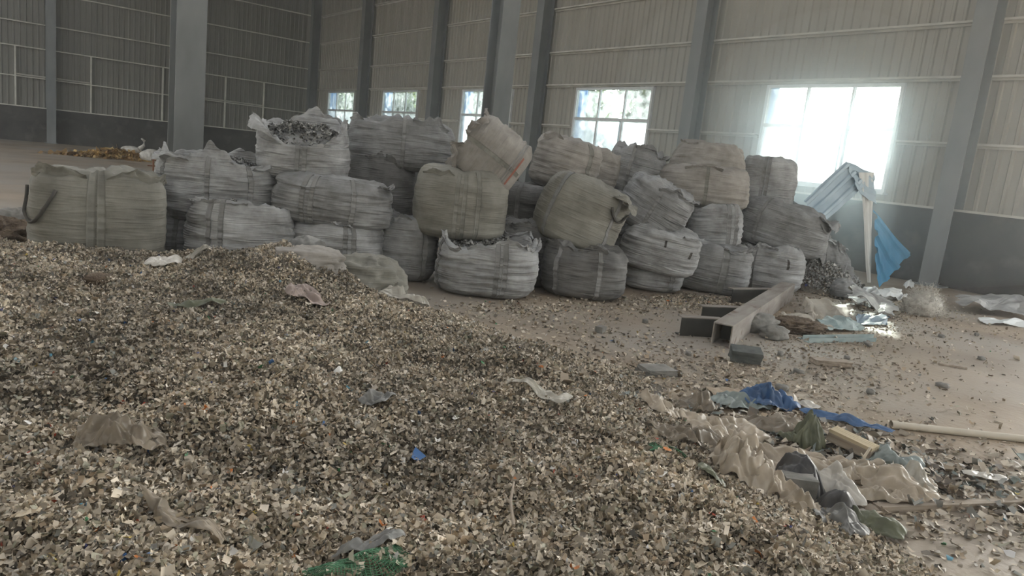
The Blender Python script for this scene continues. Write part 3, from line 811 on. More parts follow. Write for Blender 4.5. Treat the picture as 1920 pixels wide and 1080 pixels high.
make_bag('bag toppled on its side on top of the stack, red band across its pale base', 5.22, 7.42, 1.14, 1.86, .92, 'fab_tan', 12, d=.9, tilt=-58, yaw=0, wr=.012, cr=.10, straps=(-.6, .2), bands=((8.5, .35, -1.5, 1.5, 'strap'), (10.0, .35, -1.5, 1.5, 'strap'), (6.2, .5, -.2, .6, 'strap_red')), flaps=((-1.6, 0, .2, .2, .5), (.2, 1.6, .2, .2, .6)), group=G2)
make_bag('bright crumpled bag sitting alone at the front of the floor row, top sunken open', 4.98, 6.98, 0.0, .60, 1.16, 'fab_white', 13, top='open', dip=.1, wr=.02, straps=(-1.0, .22, .36), cr=.07, flaps=((-1.4, -.5, .18, -.2, .5), (-.4, .6, .16, -.5, .3), (.6, 1.5, .16, .1, .4), (2.0, 4.0, .2, -.2, .7)), cont=True)
make_bag('shadowed bag squeezed behind between the round olive bag and its twin', 6.38, 8.05, .0, 1.22, 1.0, 'fab_dark', 14, straps=(-.3,), cr=.05)
make_bag('shadowed bag on the floor between the bright front bag and the dark purple-grey one', 5.88, 7.42, 0.0, .76, .85, 'fab_dark', 15, wr=.014, cr=.08, straps=(), flaps=((-1, .3, .18, -.2, .5),))
make_bag('streaked grey bag lying at the top, left of the blue-edged window foot', 6.86, 7.92, 1.22, 1.90, .95, 'fab_tan', 16, tilt=10, p=2.5, wr=.014, cr=.07, straps=(.62,), flaps=((-1.2, -.3, .14, -.3, .6),), group=G2)
make_bag('tan bag half hidden at the top, wedged behind the streaked grey one', 7.75, 8.35, 1.16, 1.84, .85, 'fab_tan', 17, p=2.5, tilt=8, wr=.01, straps=(), group=G2)
make_bag('large olive bag tipped over with knotted dark-corded neck at its right', 6.34, 6.92, .56, 1.36, 1.12, 'fab_olive', 18, d=1.0, tilt=18, p=2.4, wr=.006, cr=.06, straps=(-.7, .75), strap_mat='strap', flaps=((.5, 1.3, .28, .5, .2),), loops=((.55, 1.2, 7, 'strap_dark'),))
make_bag('dark purple-grey bag on the floor beneath the tipped olive bag', 6.28, 6.66, 0.0, .60, 1.04, 'fab_dark', 19, wr=.012, straps=(-.6, .35), cr=.08, flaps=((-1.3, -.3, .2, -.2, .5), (-.2, .5, .16, -.3, .6)))
make_bag('dusty bag with crumpled open neck at the top, under the blue-edged window', 8.50, 8.15, 1.24, 1.88, .90, 'fab_grey', 20, tilt=8, wr=.01, cr=.09, straps=(-.2,), flaps=((-.2, .8, .2, -.1, .6), (.7, 1.5, .2, .3, .5)), group=G2)
make_bag('plain grey bag at the back holding up the dusty top bags', 8.2, 8.25, 0, 1.26, 1.3, 'fab_grey', 21, straps=(-.3,))
make_bag('leaning grey bag with frayed upper edge, slumped to the right of the knotted olive bag', 7.76, 6.98, .76, 1.46, .98, 'fab_grey', 22, d=.95, tilt=24, p=2.5, wr=.010, cr=.08, straps=(-.05,), flaps=((-.2, .7, .16, -.2, .5), (.6, 1.4, .18, .2, .4)))
make_bag('pale bag sagging to a point, pressed under the leaning frayed bag', 7.76, 6.78, .28, .84, 1.06, 'fab_white', 23, d=1.0, tilt=7, wr=.014, straps=(), cr=.05, ties=((.12, 28, 34), (.75, 22, 29)), flaps=((.5, 1.3, .14, .3, .3),))
make_bag('low squashed pale bag on the floor amid spilled chips, lowest of its column', 7.86, 6.9, 0.0, .38, .80, 'fab_white', 24, d=.9, wr=.014, straps=(.6,), cr=.03)
make_bag('highest bag of the stack, rounded and pinkish, left of the glaring window', 9.72, 7.72, 1.66, 2.14, 1.22, 'fab_tan', 25, p=2.4, wr=.012, cr=.05, straps=(), flaps=((-1.3, -.4, .12, -.2, .4),), taper=.25, group=G2)
make_bag('wide bag bulging over its neighbours, directly under the highest pinkish bag', 9.14, 7.32, 1.17, 1.74, 1.46, 'fab_tan', 26, d=1.15, p=2.5, wr=.010, cr=.05, straps=(.1,), flaps=((-.4, .4, .1, -.2, .3),))
make_bag('pale squarish bag on top at the right end, in front of the glaring window', 10.82, 7.32, 1.24, 2.02, .92, 'fab_white', 27, p=3.6, wr=.008, straps=(-.15, .0), cr=.05)
make_bag('neat upright pale bag with paired straps, second layer below the wide bulging bag', 9.12, 6.92, .60, 1.22, .78, 'fab_white', 28, d=.85, tilt=-5, p=3.8, wr=.012, straps=(.45, .7), cr=.04)
make_bag('grey bag with slanted strap on the floor behind the stacked steel channels', 8.86, 6.68, 0.0, .64, 1.10, 'fab_grey', 29, tilt=3, wr=.010, straps=(.3,), cr=.07, flaps=((.2, 1.3, .2, .1, .5),), strap_w=.09)
make_bag('very large grey bag bulging at the right end, its gathered mouth turned outward', 10.66, 6.78, .60, 1.30, 1.42, 'fab_grey', 30, d=1.1, tilt=10, p=2.6, wr=.009, straps=(-.55,), cr=.07, flaps=((.7, 1.5, .3, .5, .1),), loops=((.75, 1.15, 6),))
make_bag('pale creased bag with a loop on the floor behind the long beam end', 10.22, 6.62, 0.0, .66, 1.02, 'fab_white', 31, wr=.018, straps=(-.45,), cr=.06, ties=((.5, 24, 33),), flaps=((-.8, .2, .16, -.1, .3),))
make_bag('grey sliver of a bag in the gap behind the neat upright strapped bag', 10.45, 7.55, 0.0, 1.26, .95, 'fab_grey', 32, straps=(-.4,))

# ------------------------------------------------------------------ soft scrap: crumpled films, sacks, lumps
def creases(Q, seed, k=9, main=None):
    # random single fold lines, as in crushed film: piecewise flat facets meeting in sharp ridges and valleys
    r = np.random.default_rng(seed)
    ext = np.abs(Q).max(0).max() + 1e-6
    K = int(np.clip(ext * k * 1.5, 8, 46))
    out = np.zeros(len(Q)); wob = fbm(np.stack([Q[:, 0] * .9, Q[:, 1] * .9, Q[:, 0] * 0], -1), seed + 1, 2) * .12
    for i in range(K):
        a = r.uniform(0, math.pi) if main is None else r.normal(main, .35)
        c0 = Q[r.integers(0, len(Q))]
        d_ = (Q[:, 0] - c0[0]) * math.cos(a) + (Q[:, 1] - c0[1]) * math.sin(a) + wob
        w = r.uniform(.18, .6)                                  # each fold acts only near its line
        out += r.choice([-1, 1]) * r.uniform(.4, 1) * np.maximum(0, 1 - np.abs(d_) / w) * (.4 + .6 * sstep(-.3, .4, fbm(np.stack([Q[:, 0] * .7, Q[:, 1] * .7, Q[:, 0] * 0 + i], -1), seed + i, 1)))
    return (out - out.mean()) / (out.std() + 1e-6) * .42

def crumple(name, label, cat, x, y, a, b, rot, h, seed, mat, amp=.05, freq=6.0, n=80, group=None, z=None, edge=.3, sq=2.6, lift=.03, tilt=(0, 0), thick=0.0, sharp=1.2, aniso=1.0, fold=None):
    u, v = np.meshgrid(np.linspace(-1, 1, n), np.linspace(-1, 1, n)); u, v = u.ravel(), v.ravel()
    # map square to an irregular rounded outline
    k = np.maximum(np.abs(u), np.abs(v)); ang = np.arctan2(v, u); ux, uy = superell(ang, sq)
    irr = 1 + edge * fbm(np.stack([np.cos(ang) * 1.7, np.sin(ang) * 1.7, ang * 0 + seed], -1), seed, 3)
    lx, ly = k * ux * irr * a / 2, k * uy * irr * b / 2
    c, s = math.cos(rot), math.sin(rot)
    wx, wy = x + lx * c - ly * s, y + lx * s + ly * c
    g = np.maximum(terrain(wx, wy), 0) if z is None else np.full(len(wx), z)
    P = np.stack([lx * freq, ly * freq * aniso, lx * 0 + seed], -1)
    P2 = P + .45 * np.stack([fbm(P * .7, seed + 2, 2), fbm(P * .7, seed + 4, 2), P[:, 0] * 0], -1)
    rr = np.tanh(1.3 * creases(P2[:, :2], seed + 6, main=fold)) * .62 + .30 * creases(P2[:, :2] * 2.1, seed + 61, k=6, main=fold)
    lob = .62 + .75 * np.maximum(-.6, fbm(P * .42, seed + 16, 2))
    dome = np.clip(1 - k ** sharp * 1.0, 0, 1)
    zz = g + lift + .024 * sstep(.05, .15, g) + h * (dome ** .6) * lob + amp * 1.25 * rr * (.45 + .55 * dome ** .5) + tilt[0] * lx + tilt[1] * ly
    lift_e = .35 * amp * np.maximum(0, fbm(P * .8, seed + 8, 2)) * k ** 4
    zz = np.maximum(zz + lift_e, g + .004)
    z0 = float(max(g.min(), 0))
    V = np.stack([wx - x, wy - y, zz - z0], -1)
    jx = fbm(P2 * 1.3, seed + 12, 2) * amp * .5
    V[:, 0] += jx; V[:, 1] += fbm(P2 * 1.3, seed + 14, 2) * amp * .5
    o = mesh_obj(name, V, [tuple(q) for q in grid_faces(n, n)], M[mat], None, smooth=True)
    o.location = (x, y, z0)
    if thick:
        md = o.modifiers.new('thickness', 'SOLIDIFY'); md.thickness = thick; md.offset = 1
    return tag(o, label, cat, group)

def blob(name, label, cat, x, y, z, r, seed, mat, amp=.15, freq=2.5, parent=None, ridged=False, rot=0, group=None, n=36, p=2.0):
    th = np.linspace(0, 2 * np.pi, n, endpoint=False); ph = np.linspace(.001, np.pi - .001, n // 2 + 2)
    PH, TH = np.meshgrid(ph, th, indexing='ij'); PH, TH = PH.ravel(), TH.ravel()
    D = np.stack([np.sin(PH) * np.cos(TH), np.sin(PH) * np.sin(TH), np.cos(PH)], -1)
    L = (np.abs(D) ** p).sum(1) ** (1 / p); D = D / L[:, None]
    k = 1 + amp * fbm(D * freq + seed, seed, 3, ridged)
    V = D * k[:, None] * np.array(r); V[:, 2] = np.maximum(V[:, 2] + r[2] * .8, 0)
    c, s = math.cos(rot), math.sin(rot)
    V = np.stack([V[:, 0] * c - V[:, 1] * s, V[:, 0] * s + V[:, 1] * c, V[:, 2]], -1)
    if parent is not None: V = V + np.array([x, y, z])
    o = mesh_obj(name, V, grid_faces(n, n // 2 + 2, True)[:, ::-1].copy(), M[mat], parent, smooth=True)
    if parent is None:
        o.location = (x, y, z); tag(o, label, cat, group)
    return o

# half-buried sacks and films on the mound
def half_sack(label, x, y, z, r, rot, seed, mat):
    t = thing('torn_sack', label, 'sack', (x, y, z), rot)
    blob('body', None, None, 0, 0, 0, r, seed, mat, .3, 2.2, t, p=2.6, n=64, ridged=True)
    n = 40; u = np.linspace(-1, 1, n); v = np.linspace(0, 1, 10)
    Vv, U = np.meshgrid(v, u, indexing='ij'); Vv, U = Vv.ravel(), U.ravel()
    hem = np.stack([U * r[0] * .9, -r[1] * .55 - Vv * .16 * (1 + .4 * fbm(np.stack([U * 3, U * 0, U * 0], -1), seed)), r[2] * 1.35 - Vv * Vv * .3 + .035 * fbm(np.stack([U * 6, Vv * 2, U * 0], -1), seed + 3, 3, True) - .25 * U * U * r[2]], -1)
    mesh_obj('torn_hem', hem, [tuple(q) for q in grid_faces(n, 10)], M[mat], t, smooth=True)
    return t
half_sack('grey-olive torn sack slumped on the right slope of the shredded mound', 2.96, 6.08, .16, (.34, .24, .21), -.35, 71, 'fab_olive')
half_sack('tan sack half buried near the crest of the shredded mound', 2.36, 5.93, .46, (.27, .18, .11), -.3, 72, 'fab_tan')
blob('flake_bundle', 'dark bundle of shreds in netting crowning the mound of shreds', 'bundle', 2.66, 6.72, .42, (.17, .15, .12), 73, 'film_grey', .25, 3.5, ridged=True)
crumple('plastic_bag', 'clear yellowish plastic bag lying at the foot of the mound, left of its pair', 'plastic bag', 3.12, 5.55, .40, .30, -.5, .13, 74, 'film_clear', .07, 7)
crumple('plastic_bag', 'puffed clear plastic bag at the heap edge, right of its pair by the floor', 'plastic bag', 3.56, 5.62, .46, .30, -.5, .16, 75, 'film_clear', .06, 6)
crumple('plastic_film', 'mauve scrap of film hanging down the front of the mound', 'plastic film', 2.06, 5.16, .34, .20, 2.3, .05, 76, 'mauve', .05, 7)
crumple('plastic_film', 'pale limp plastic scrap lying before the lone olive bag', 'plastic film', 1.33, 6.42, .26, .16, .2, .06, 77, 'film_white', .05, 7)
crumple('plastic_film', 'pale crumpled film beside the left shoulder of the mound', 'plastic film', 1.72, 6.78, .26, .2, .2, .06, 78, 'film_clear', .05, 9)
crumple('dark_cloth', 'dark olive rag lying flat in the heap before the mound', 'rag', 1.32, 5.15, .42, .10, -.15, .02, 79, 'film_green', .02, 6)
crumple('plastic_film', 'brown twisted film spread on the shreds at lower left', 'plastic film', .48, 2.93, .32, .18, -.15, .03, 80, 'film_brown', .05, 12)
crumple('plastic_sheet', 'flat clear beige sheet with cross bands lying on the open shreds', 'plastic sheet', 2.56, 2.96, .40, .14, -1.25, .03, 81, 'film_clear', .03, 6, edge=.12, sq=8)
crumple('dark_cloth', 'dark grey torn rag in the middle of the shreds', 'rag', 1.62, 3.05, .20, .13, .4, .03, 82, 'film_grey', .04, 9)
crumple('plastic_film', 'brown film strip sunk in shreds near the bottom left', 'plastic film', .52, 2.18, .34, .07, -1.1, .03, 83, 'film_brown', .04, 9)
crumple('dark_cloth', 'dark grey rag pressed into the shreds near the bottom edge', 'rag', .98, 1.84, .22, .13, .2, .03, 84, 'film_grey', .04, 9)
crumple('dark_cloth', 'greenish rag in the shreds close below the trash pile', 'rag', 2.68, 1.83, .22, .12, .5, .03, 85, 'film_green', .04, 9)
def net(label, x, y, a, b, rot, seed):
    o = crumple('net_scrap', label, 'net', x, y, a, b, rot, .01, seed, 'net_green', .018, 7, n=21, lift=.016)
    w = o.modifiers.new('mesh', 'WIREFRAME'); w.thickness = .0028; w.use_replace = True
net('bright green net scrap on the heap near the trash pile', 2.63, 2.07, .22, .10, -.4, 86)
net('green net scrap at the very bottom edge of the heap', .90, 1.73, .30, .16, -.2, 87)
cup = thing('plastic_cup', 'small white plastic cone standing out on the shreds', 'cup', (1.63, 3.57, tz(1.63, 3.57) + .03))
m = MB(); m.tube([(0, 0, 0), (.004, 0, .03), (.008, 0, .06)], [.034, .026, .006], 10); m.build('cone', M['white_plastic'], cup, smooth=True)
m = MB(); m.tube([(0, 0, .0), (0, 0, .008)], .04, 12); m.build('rim', M['white_plastic'], cup)

# brown earth lumps at the left edge behind the heap
blob('earth_clod', 'large dark brown earth clod at the left edge beside the lone olive bag', 'earth clod', .30, 9.25, 0, (.40, .3, .20), 91, 'earth', .5, 4, ridged=True, n=60)
blob('earth_clod', 'smaller pale-topped clod at the far left just behind the dark one', 'earth clod', .50, 9.95, 0, (.26, .22, .22), 92, 'concrete', .35, 3.0, ridged=True)
blob('earth_clod', 'dark round clod sunk in the shreds before the olive bag', 'earth clod', .80, 5.95, tz(.8, 5.95) - .03, (.11, .09, .05), 93, 'earth', .3, 3.0)

# far left: yellow husk pile with white bags, rusty post
rngh = np.random.default_rng(3)
n = 2600
hx = rngh.normal(0, .75, n); hy = rngh.normal(0, .3, n)
husk = thing('husk_pile', 'low yellow-brown husk pile on the floor near the back wall', 'husk pile', (4.75, 30.6, 0))
hpal = np.array([(.42, .27, .09), (.32, .19, .07), (.5, .35, .14), (.24, .15, .06)])
V, F, C = flakes(hx, hy, .26 * np.exp(-(hx / 1.0) ** 2 - (hy / .4) ** 2), rngh, .08, .18, lift=.02, tilt=.5, acc=0, pal=hpal, palw=np.full(4, .25))
tag(mesh_obj('husks', V, F, M['flake'], husk, cols=C), kind='stuff')
gxx, gyy = np.meshgrid(np.linspace(-1.6, 1.6, 30), np.linspace(-.7, .7, 16)); zz = .27 * np.exp(-(gxx / 1.0) ** 2 - (gyy / .4) ** 2) - .01
tag(mesh_obj('husk_core', np.stack([gxx.ravel(), gyy.ravel(), zz.ravel()], -1), grid_faces(30, 16), M['wood'], husk, smooth=True), kind='stuff')
sw = thing('white_bag', 'white bag with upright curled neck resting on the far husk pile', 'bag', (5.15, 30.7, .22))
blob('body', None, None, 0, 0, 0, (.36, .24, .16), 94, 'film_white', .2, 2.5, sw)
m = MB(); m.tube([(.28, 0, .2), (.42, 0, .34), (.44, 0, .52), (.34, 0, .6)], [.09, .06, .05, .03], 8); m.build('neck', M['film_white'], sw, smooth=True)
blob('white_bag', 'white crumpled bag on the floor right of the far husk pile', 'bag', 5.75, 30.2, 0, (.34, .24, .24), 95, 'film_white', .3, 2.6, ridged=True)
blob('white_bag', 'small white bag beside the grey column, right of the far bags', 'bag', 6.35, 30.5, 0, (.22, .2, .2), 96, 'film_white', .3, 2.6, ridged=True)
ps = thing('rusty_post', 'thin rusty post with short arms standing behind the lone olive bag', 'post', (4.2, 21.8, 0))
m = MB(); m.tube([(0, 0, 0), (0, 0, .52)], .022, 8); m.build('upright', M['rust'], ps)
m = MB(); m.tube([(-.14, 0, .34), (.1, 0, .34)], .016, 6); m.build('arm', M['rust'], ps)
m = MB(); m.tube([(-.05, 0, .5), (.16, 0, .5)], .016, 6); m.build('arm', M['rust'], ps)
m = MB(); m.box(-.09, .09, -.09, .09, 0, .02); m.build('foot', M['rust'], ps)

# ------------------------------------------------------------------ steel beam and channels
def along(p0, p1):
    a = Vector(p0); b = Vector(p1); d = b - a
    X = d.normalized(); Y = Vector((0, 0, 1)).cross(X).normalized(); Z = X.cross(Y)
    return a, d.length, Matrix((X, Y, Z)).transposed()
def long_thing(name, label, cat, p0, p1):
    a, L, R = along(p0, p1)
    return thing(name, label, cat, a, R.to_quaternion()), L
t, L = long_thing('steel_beam', 'long grey rusty box beam lying askew across the floor', 'beam', (5.92, 4.22, 0.0), (9.72, 5.93, 0.0))
W, Hh, T = .19, .235, .012
for nm, bx in (('top_plate', (0, L, -W / 2, W / 2, Hh - T, Hh)), ('bottom_plate', (0, L, -W / 2, W / 2, 0, T)), ('side_plate', (0, L, -W / 2, -W / 2 + T, T, Hh - T)), ('side_plate', (0, L, W / 2 - T, W / 2, T, Hh - T))):
    m = MB(); m.box(*bx); m.build(nm, M['steel'], t)
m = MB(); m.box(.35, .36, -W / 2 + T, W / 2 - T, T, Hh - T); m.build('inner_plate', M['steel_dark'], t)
def channel(label, p0, p1, h=.2, w=.1):
    t, L = long_thing('steel_channel', label, 'steel channel', p0, p1)
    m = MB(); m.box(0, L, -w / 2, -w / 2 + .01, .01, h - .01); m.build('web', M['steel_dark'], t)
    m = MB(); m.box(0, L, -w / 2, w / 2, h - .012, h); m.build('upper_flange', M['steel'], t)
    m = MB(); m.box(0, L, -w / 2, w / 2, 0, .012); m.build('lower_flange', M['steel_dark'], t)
channel('dark steel channel butting the beam, nearest its open end', (5.87, 4.72, 0), (6.30, 4.53, 0))
channel('dark steel channel butting the beam, middle one of three', (6.70, 5.12, 0), (7.22, 4.94, 0), .19)
channel('dark steel channel by the bags, at the far end of the beam', (8.25, 5.86, 0), (9.05, 5.74, 0), .2)

# ------------------------------------------------------------------ torn folded cladding sheet
def ribbed_quad(name, corners, mat, parent, ribs=4, depth=.03, n=49, m_=14, warp=.03, seed=1, pf=1.0):
    A, B, C_, D = [np.array(c, float) for c in corners]     # A-B lower edge, D-C upper edge; ribs run A->D
    u, v = np.meshgrid(np.linspace(0, 1, n), np.linspace(0, 1, m_)); u, v = u.ravel()[:, None], v.ravel()[:, None]
    P = (A * (1 - u) + B * u) * (1 - v) + (D * (1 - u) + C_ * u) * v
    N = np.cross(B - A, D - A); N = N / np.linalg.norm(N)
    ph = (u[:, 0] * ribs) % 1
    prof = np.interp(ph, [0, .12, .22, .5, .6, 1], [0, 0, 1, 1, 0, 0]) * depth
    wv = warp * fbm(np.stack([u[:, 0] * 3, v[:, 0] * 3, u[:, 0] * 0 + seed], -1), seed, 2)
    P = P + N * (prof + wv)[:, None]
    o = mesh_obj(name, P, [tuple(q) for q in grid_faces(n, m_)], M[mat], parent)
    md = o.modifiers.new('thickness', 'SOLIDIFY'); md.thickness = .004
    return o
bx0 = np.array((13.0, 6.42, 0))
sh = thing('bent_cladding_sheet', 'torn blue and pale ribbed cladding sheet folded upright before the glaring window', 'metal sheet', tuple(bx0))
def lp(x, z, dy=0): return (x - 13.0, dy, z)
# leaning arm up to the fold, vertical leg, blue outer leg
ribbed_quad('leaning_arm', (lp(10.95, 1.42, .25), lp(11.25, 1.12, .0), lp(12.12, 1.78, -.1), lp(11.78, 2.14, .12)), 'sheet_faded', sh, 3, seed=2)
ribbed_quad('fold_top', (lp(11.78, 2.14, .12), lp(11.85, 1.70, -.1), lp(12.62, 1.5, -.1), lp(12.58, 2.02, .05)), 'sheet_faded', sh, 2, .02, seed=3)
ribbed_quad('hanging_leg', (lp(13.06, .08, 0), lp(13.24, .08, .05), lp(12.62, 2.02, .05), lp(11.95, 1.98, -.05)), 'sheet_pale', sh, 3, seed=4)
ribbed_quad('blue_leg', (lp(12.95, 1.38, .1), lp(12.98, .5, -.1), lp(13.2, .02, -.15), lp(14.65, .62, .1)), 'sheet_blue', sh, 3, .05, seed=5)
crumple('metal_strip', 'white curled metal strip beside the blue cladding leg', 'metal strip', 14.3, 6.25, .75, .12, .25, .12, 111, 'sheet_pale', .10, 5, z=.0, n=24, edge=.2)

# spill of chips from the burst bag at the right end
sx, sy = 11.72, 6.45
sp = thing('burst_bag', 'burst bag spilling a slope of grey chips at the right end of the stack', 'burst bag', (sx, sy, 0))
gxx, gyy = np.meshgrid(np.linspace(-.95, .95, 50), np.linspace(-.8, .8, 44)); gxx, gyy = gxx.ravel(), gyy.ravel()
def spill(x, y): return .80 * np.maximum(0, 1 - np.sqrt(((x + .18) / .82) ** 2 + ((y - .15) / .85) ** 2)) ** .85 + .05 * fbm(np.stack([x * 4, y * 4, x * 0], -1), 5, 3) * np.maximum(0, 1 - np.hypot(x, y) / .95)
hzz = spill(gxx, gyy)
tag(mesh_obj('chip_slope', np.stack([gxx, gyy, hzz], -1), grid_faces(50, 44), M['heap'], sp, smooth=True), kind='stuff')
rs = np.random.default_rng(9); a = rs.uniform(0, 6.28, 9000); r_ = np.sqrt(rs.random(9000)) * .9
fx, fy = r_ * np.cos(a), r_ * np.sin(a) * .85
V, F, C = flakes(fx, fy, spill(fx, fy), rs, .022, .045, lift=.01, acc=.006, pal=np.array([(.46, .46, .44), (.34, .34, .33), (.23, .23, .22), (.14, .14, .135), (.55, .54, .52)]), palw=np.full(5, .2))
tag(mesh_obj('spilled_chips', V, F, M['flake'], sp, cols=C), kind='stuff')
def cloth_part(name, pts, mat, parent, seed, amp=.06, n=30, m_=16):
    A, B, C_, D = [np.array(c, float) for c in pts]
    u, v = np.meshgrid(np.linspace(0, 1, n), np.linspace(0, 1, m_)); u, v = u.ravel()[:, None], v.ravel()[:, None]
    P = (A * (1 - u) + B * u) * (1 - v) + (D * (1 - u) + C_ * u) * v
    Q = np.concatenate([u * 4, v * 3, u * 0 + seed], 1)
    P = P + amp * np.stack([fbm(Q, seed, 3, True), fbm(Q, seed + 3, 3, True), fbm(Q, seed + 6, 3, True)], -1)
    P[:, 2] = np.maximum(P[:, 2], .01)
    return mesh_obj(name, P, [tuple(q) for q in grid_faces(n, m_)], M[mat], parent, smooth=True)
cloth_part('torn_mouth', ((-.62, -.38, .02), (-.15, -.62, .02), (.0, -.25, .72), (-.45, .05, .86)), 'fab_grey', sp, 4, .10)
cloth_part('torn_mouth', ((-.3, -.1, .8), (.25, -.15, .62), (.35, .15, .72), (-.25, .2, .98)), 'fab_grey', sp, 8, .07)
cloth_part('torn_edge', ((.58, -.35, .02), (.72, .0, .04), (.35, .05, .55), (.2, -.12, .5)), 'film_white', sp, 12, .06)
blob('knotted_corner', None, None, -.58, -.62, 0, (.2, .16, .15), 113, 'fab_grey', .35, 2.5, sp, ridged=True)

# ------------------------------------------------------------------ scrap around the beam
def scrap(label, pts, mat, seed, warp=.05, folds=1.3):
    # torn flat sheet between four corners (near-left, near-right, far-right, far-left), bent along a few straight creases, ragged edge
    A, B, C_, D = [np.array(c, float) for c in pts]
    n = 44; u, v = np.meshgrid(np.linspace(0, 1, n), np.linspace(0, 1, n)); u, v = u.ravel(), v.ravel()
    e = np.stack([u * 5, v * 5, u * 0 + seed], -1)
    uu = u + .05 * fbm(e * 1.3, seed, 3) + (u - .5) * .22 * fbm(np.stack([v * 5, v * 0, v * 0], -1), seed + 1, 3)
    vv = v + .05 * fbm(e * 1.3, seed + 2, 3) + (v - .5) * .28 * fbm(np.stack([u * 5, u * 0, u * 0], -1), seed + 3, 3)
    uu, vv = uu[:, None], vv[:, None]
    P = (A * (1 - uu) + B * uu) * (1 - vv) + (D * (1 - uu) + C_ * uu) * vv
    P[:, 2] += warp * (creases(np.stack([u * 2 * folds, v * 1.4 * folds], -1), seed + 5, 2) + .25)
    P[:, 2] = np.maximum(P[:, 2], .006)
    c = P.mean(0); c[2] = 0
    o = mesh_obj('scrap_sheet', P - c, [tuple(q) for q in grid_faces(n, n)], M[mat], None, smooth=False)
    o.location = c
    md = o.modifiers.new('thickness', 'SOLIDIFY'); md.thickness = .005; md.offset = 1
    return tag(o, label, 'scrap sheet')
scrap('broad pale tan scrap sheet in the middle of the scrap patch', ((8.45, 4.72, .02), (9.15, 4.62, .03), (9.75, 4.98, .12), (8.95, 5.2, .14)), 'sheet_tan', 121)
scrap('small tan scrap sheet leaning towards the steel beam', ((7.9, 4.42, .02), (8.28, 4.36, .02), (8.35, 4.72, .10), (7.85, 4.85, .10)), 'sheet_tan', 128)
scrap('flat bluish scrap sheet just above the teal strips', ((8.02, 4.3, .02), (8.72, 4.2, .02), (8.85, 4.52, .08), (8.3, 4.62, .08)), 'sheet_teal', 123, .04)
scrap('small blue-edged scrap sheet left of the pale fibre ball', ((8.95, 4.42, .02), (9.4, 4.28, .02), (9.75, 4.45, .07), (9.25, 4.62, .07)), 'sheet_bluegrey', 124, .04)
scrap('dark curled scrap sheet with raised end before the burst bag', ((9.45, 4.85, .24), (10.0, 4.52, .03), (10.75, 4.75, .08), (10.1, 5.2, .32)), 'sheet_grey', 122, .09)
scrap('rust-grey scrap sheet tucked behind the raised dark one', ((10.3, 5.15, .05), (10.9, 4.9, .03), (11.3, 5.2, .08), (10.7, 5.5, .12)), 'sheet_grey', 120, .06)
scrap('bright crumpled foil in the sun patch at the foot of the blue cladding', ((11.45, 5.5, .03), (12.3, 5.3, .03), (12.5, 5.6, .1), (11.7, 5.85, .1)), 'sheet_pale', 125, .09, 2)
scrap('long silvery scrap sheet curling off the floor at the right edge', ((12.3, 4.55, .08), (13.1, 3.85, .10), (14.6, 4.3, .26), (13.1, 4.95, .16)), 'sheet_grey', 126, .08)
scrap('narrow pale scrap strip at the right edge, nearer than the silvery sheet', ((11.55, 3.95, .01), (12.3, 3.55, .01), (12.6, 3.72, .04), (11.8, 4.15, .05)), 'sheet_pale', 127, .03)
blob('dark_clump', 'dark matted clump of debris beside the scrap sheets', 'debris clump', 7.66, 4.50, 0, (.30, .2, .07), 129, 'earth', .5, 5, ridged=True, rot=-.3, n=60)
blob('rubble_stone', 'pale stone lying against the side of the beam', 'stone', 6.95, 4.30, 0, (.13, .1, .07), 130, 'concrete', .35, 2.5, ridged=True, p=3)
blob('rubble_stone', 'larger grey stone tucked between beam and dark clump', 'stone', 7.12, 4.62, 0, (.2, .13, .09), 131, 'concrete', .4, 2.5, ridged=True, p=3)
fb = thing('fibre_ball', 'tangled ball of pale fibre on the floor before the wall', 'fibre ball', (11.15, 4.62, 0))
blob('core', None, None, 0, 0, 0, (.25, .2, .17), 132, 'fibre', .35, 6, fb, ridged=True)
rf = np.random.default_rng(5); fv, ff = [], []
for i in range(1500):
    dvec = rf.normal(0, 1, 3); dvec[2] = abs(dvec[2]) * .8; dvec /= np.linalg.norm(dvec)
    p = dvec * np.array([.32, .26, .36]) * rf.uniform(.75, 1.08) + np.array([0, 0, .04]); tdir = rf.normal(0, 1, 3)
    for k in range(5):
        q = p + tdir * .018; tdir = tdir * .5 + rf.normal(0, .6, 3); w_ = rf.normal(0, 1, 3); w_ /= np.linalg.norm(w_) / .0028
        b_ = len(fv); fv += [p - w_, p + w_, q + w_, q - w_]; ff.append((b_, b_ + 1, b_ + 2, b_ + 3)); p = q
fv = np.array(fv); fv[:, 2] = np.maximum(fv[:, 2], .003)
tag(mesh_obj('loose_fibres', fv, ff, M['fibre'], fb), kind='stuff')
for lb, p0, p1 in (('teal metal strip on the floor, upper of two beside each other', (7.30, 4.20, .0), (8.42, 3.98, .0)), ('teal metal strip on the floor, lower of two beside each other', (7.22, 4.08, 0), (8.24, 3.86, .0))):
    t, L = long_thing('metal_strip', lb, 'metal strip', p0, p1)
    m = MB(); m.box(0, L, -.035, .035, 0, .006); m.build('flat', M['sheet_teal'], t)
    m = MB(); m.box(0, L, -.035, -.030, .006, .05); m.build('upturn', M['sheet_teal'], t)
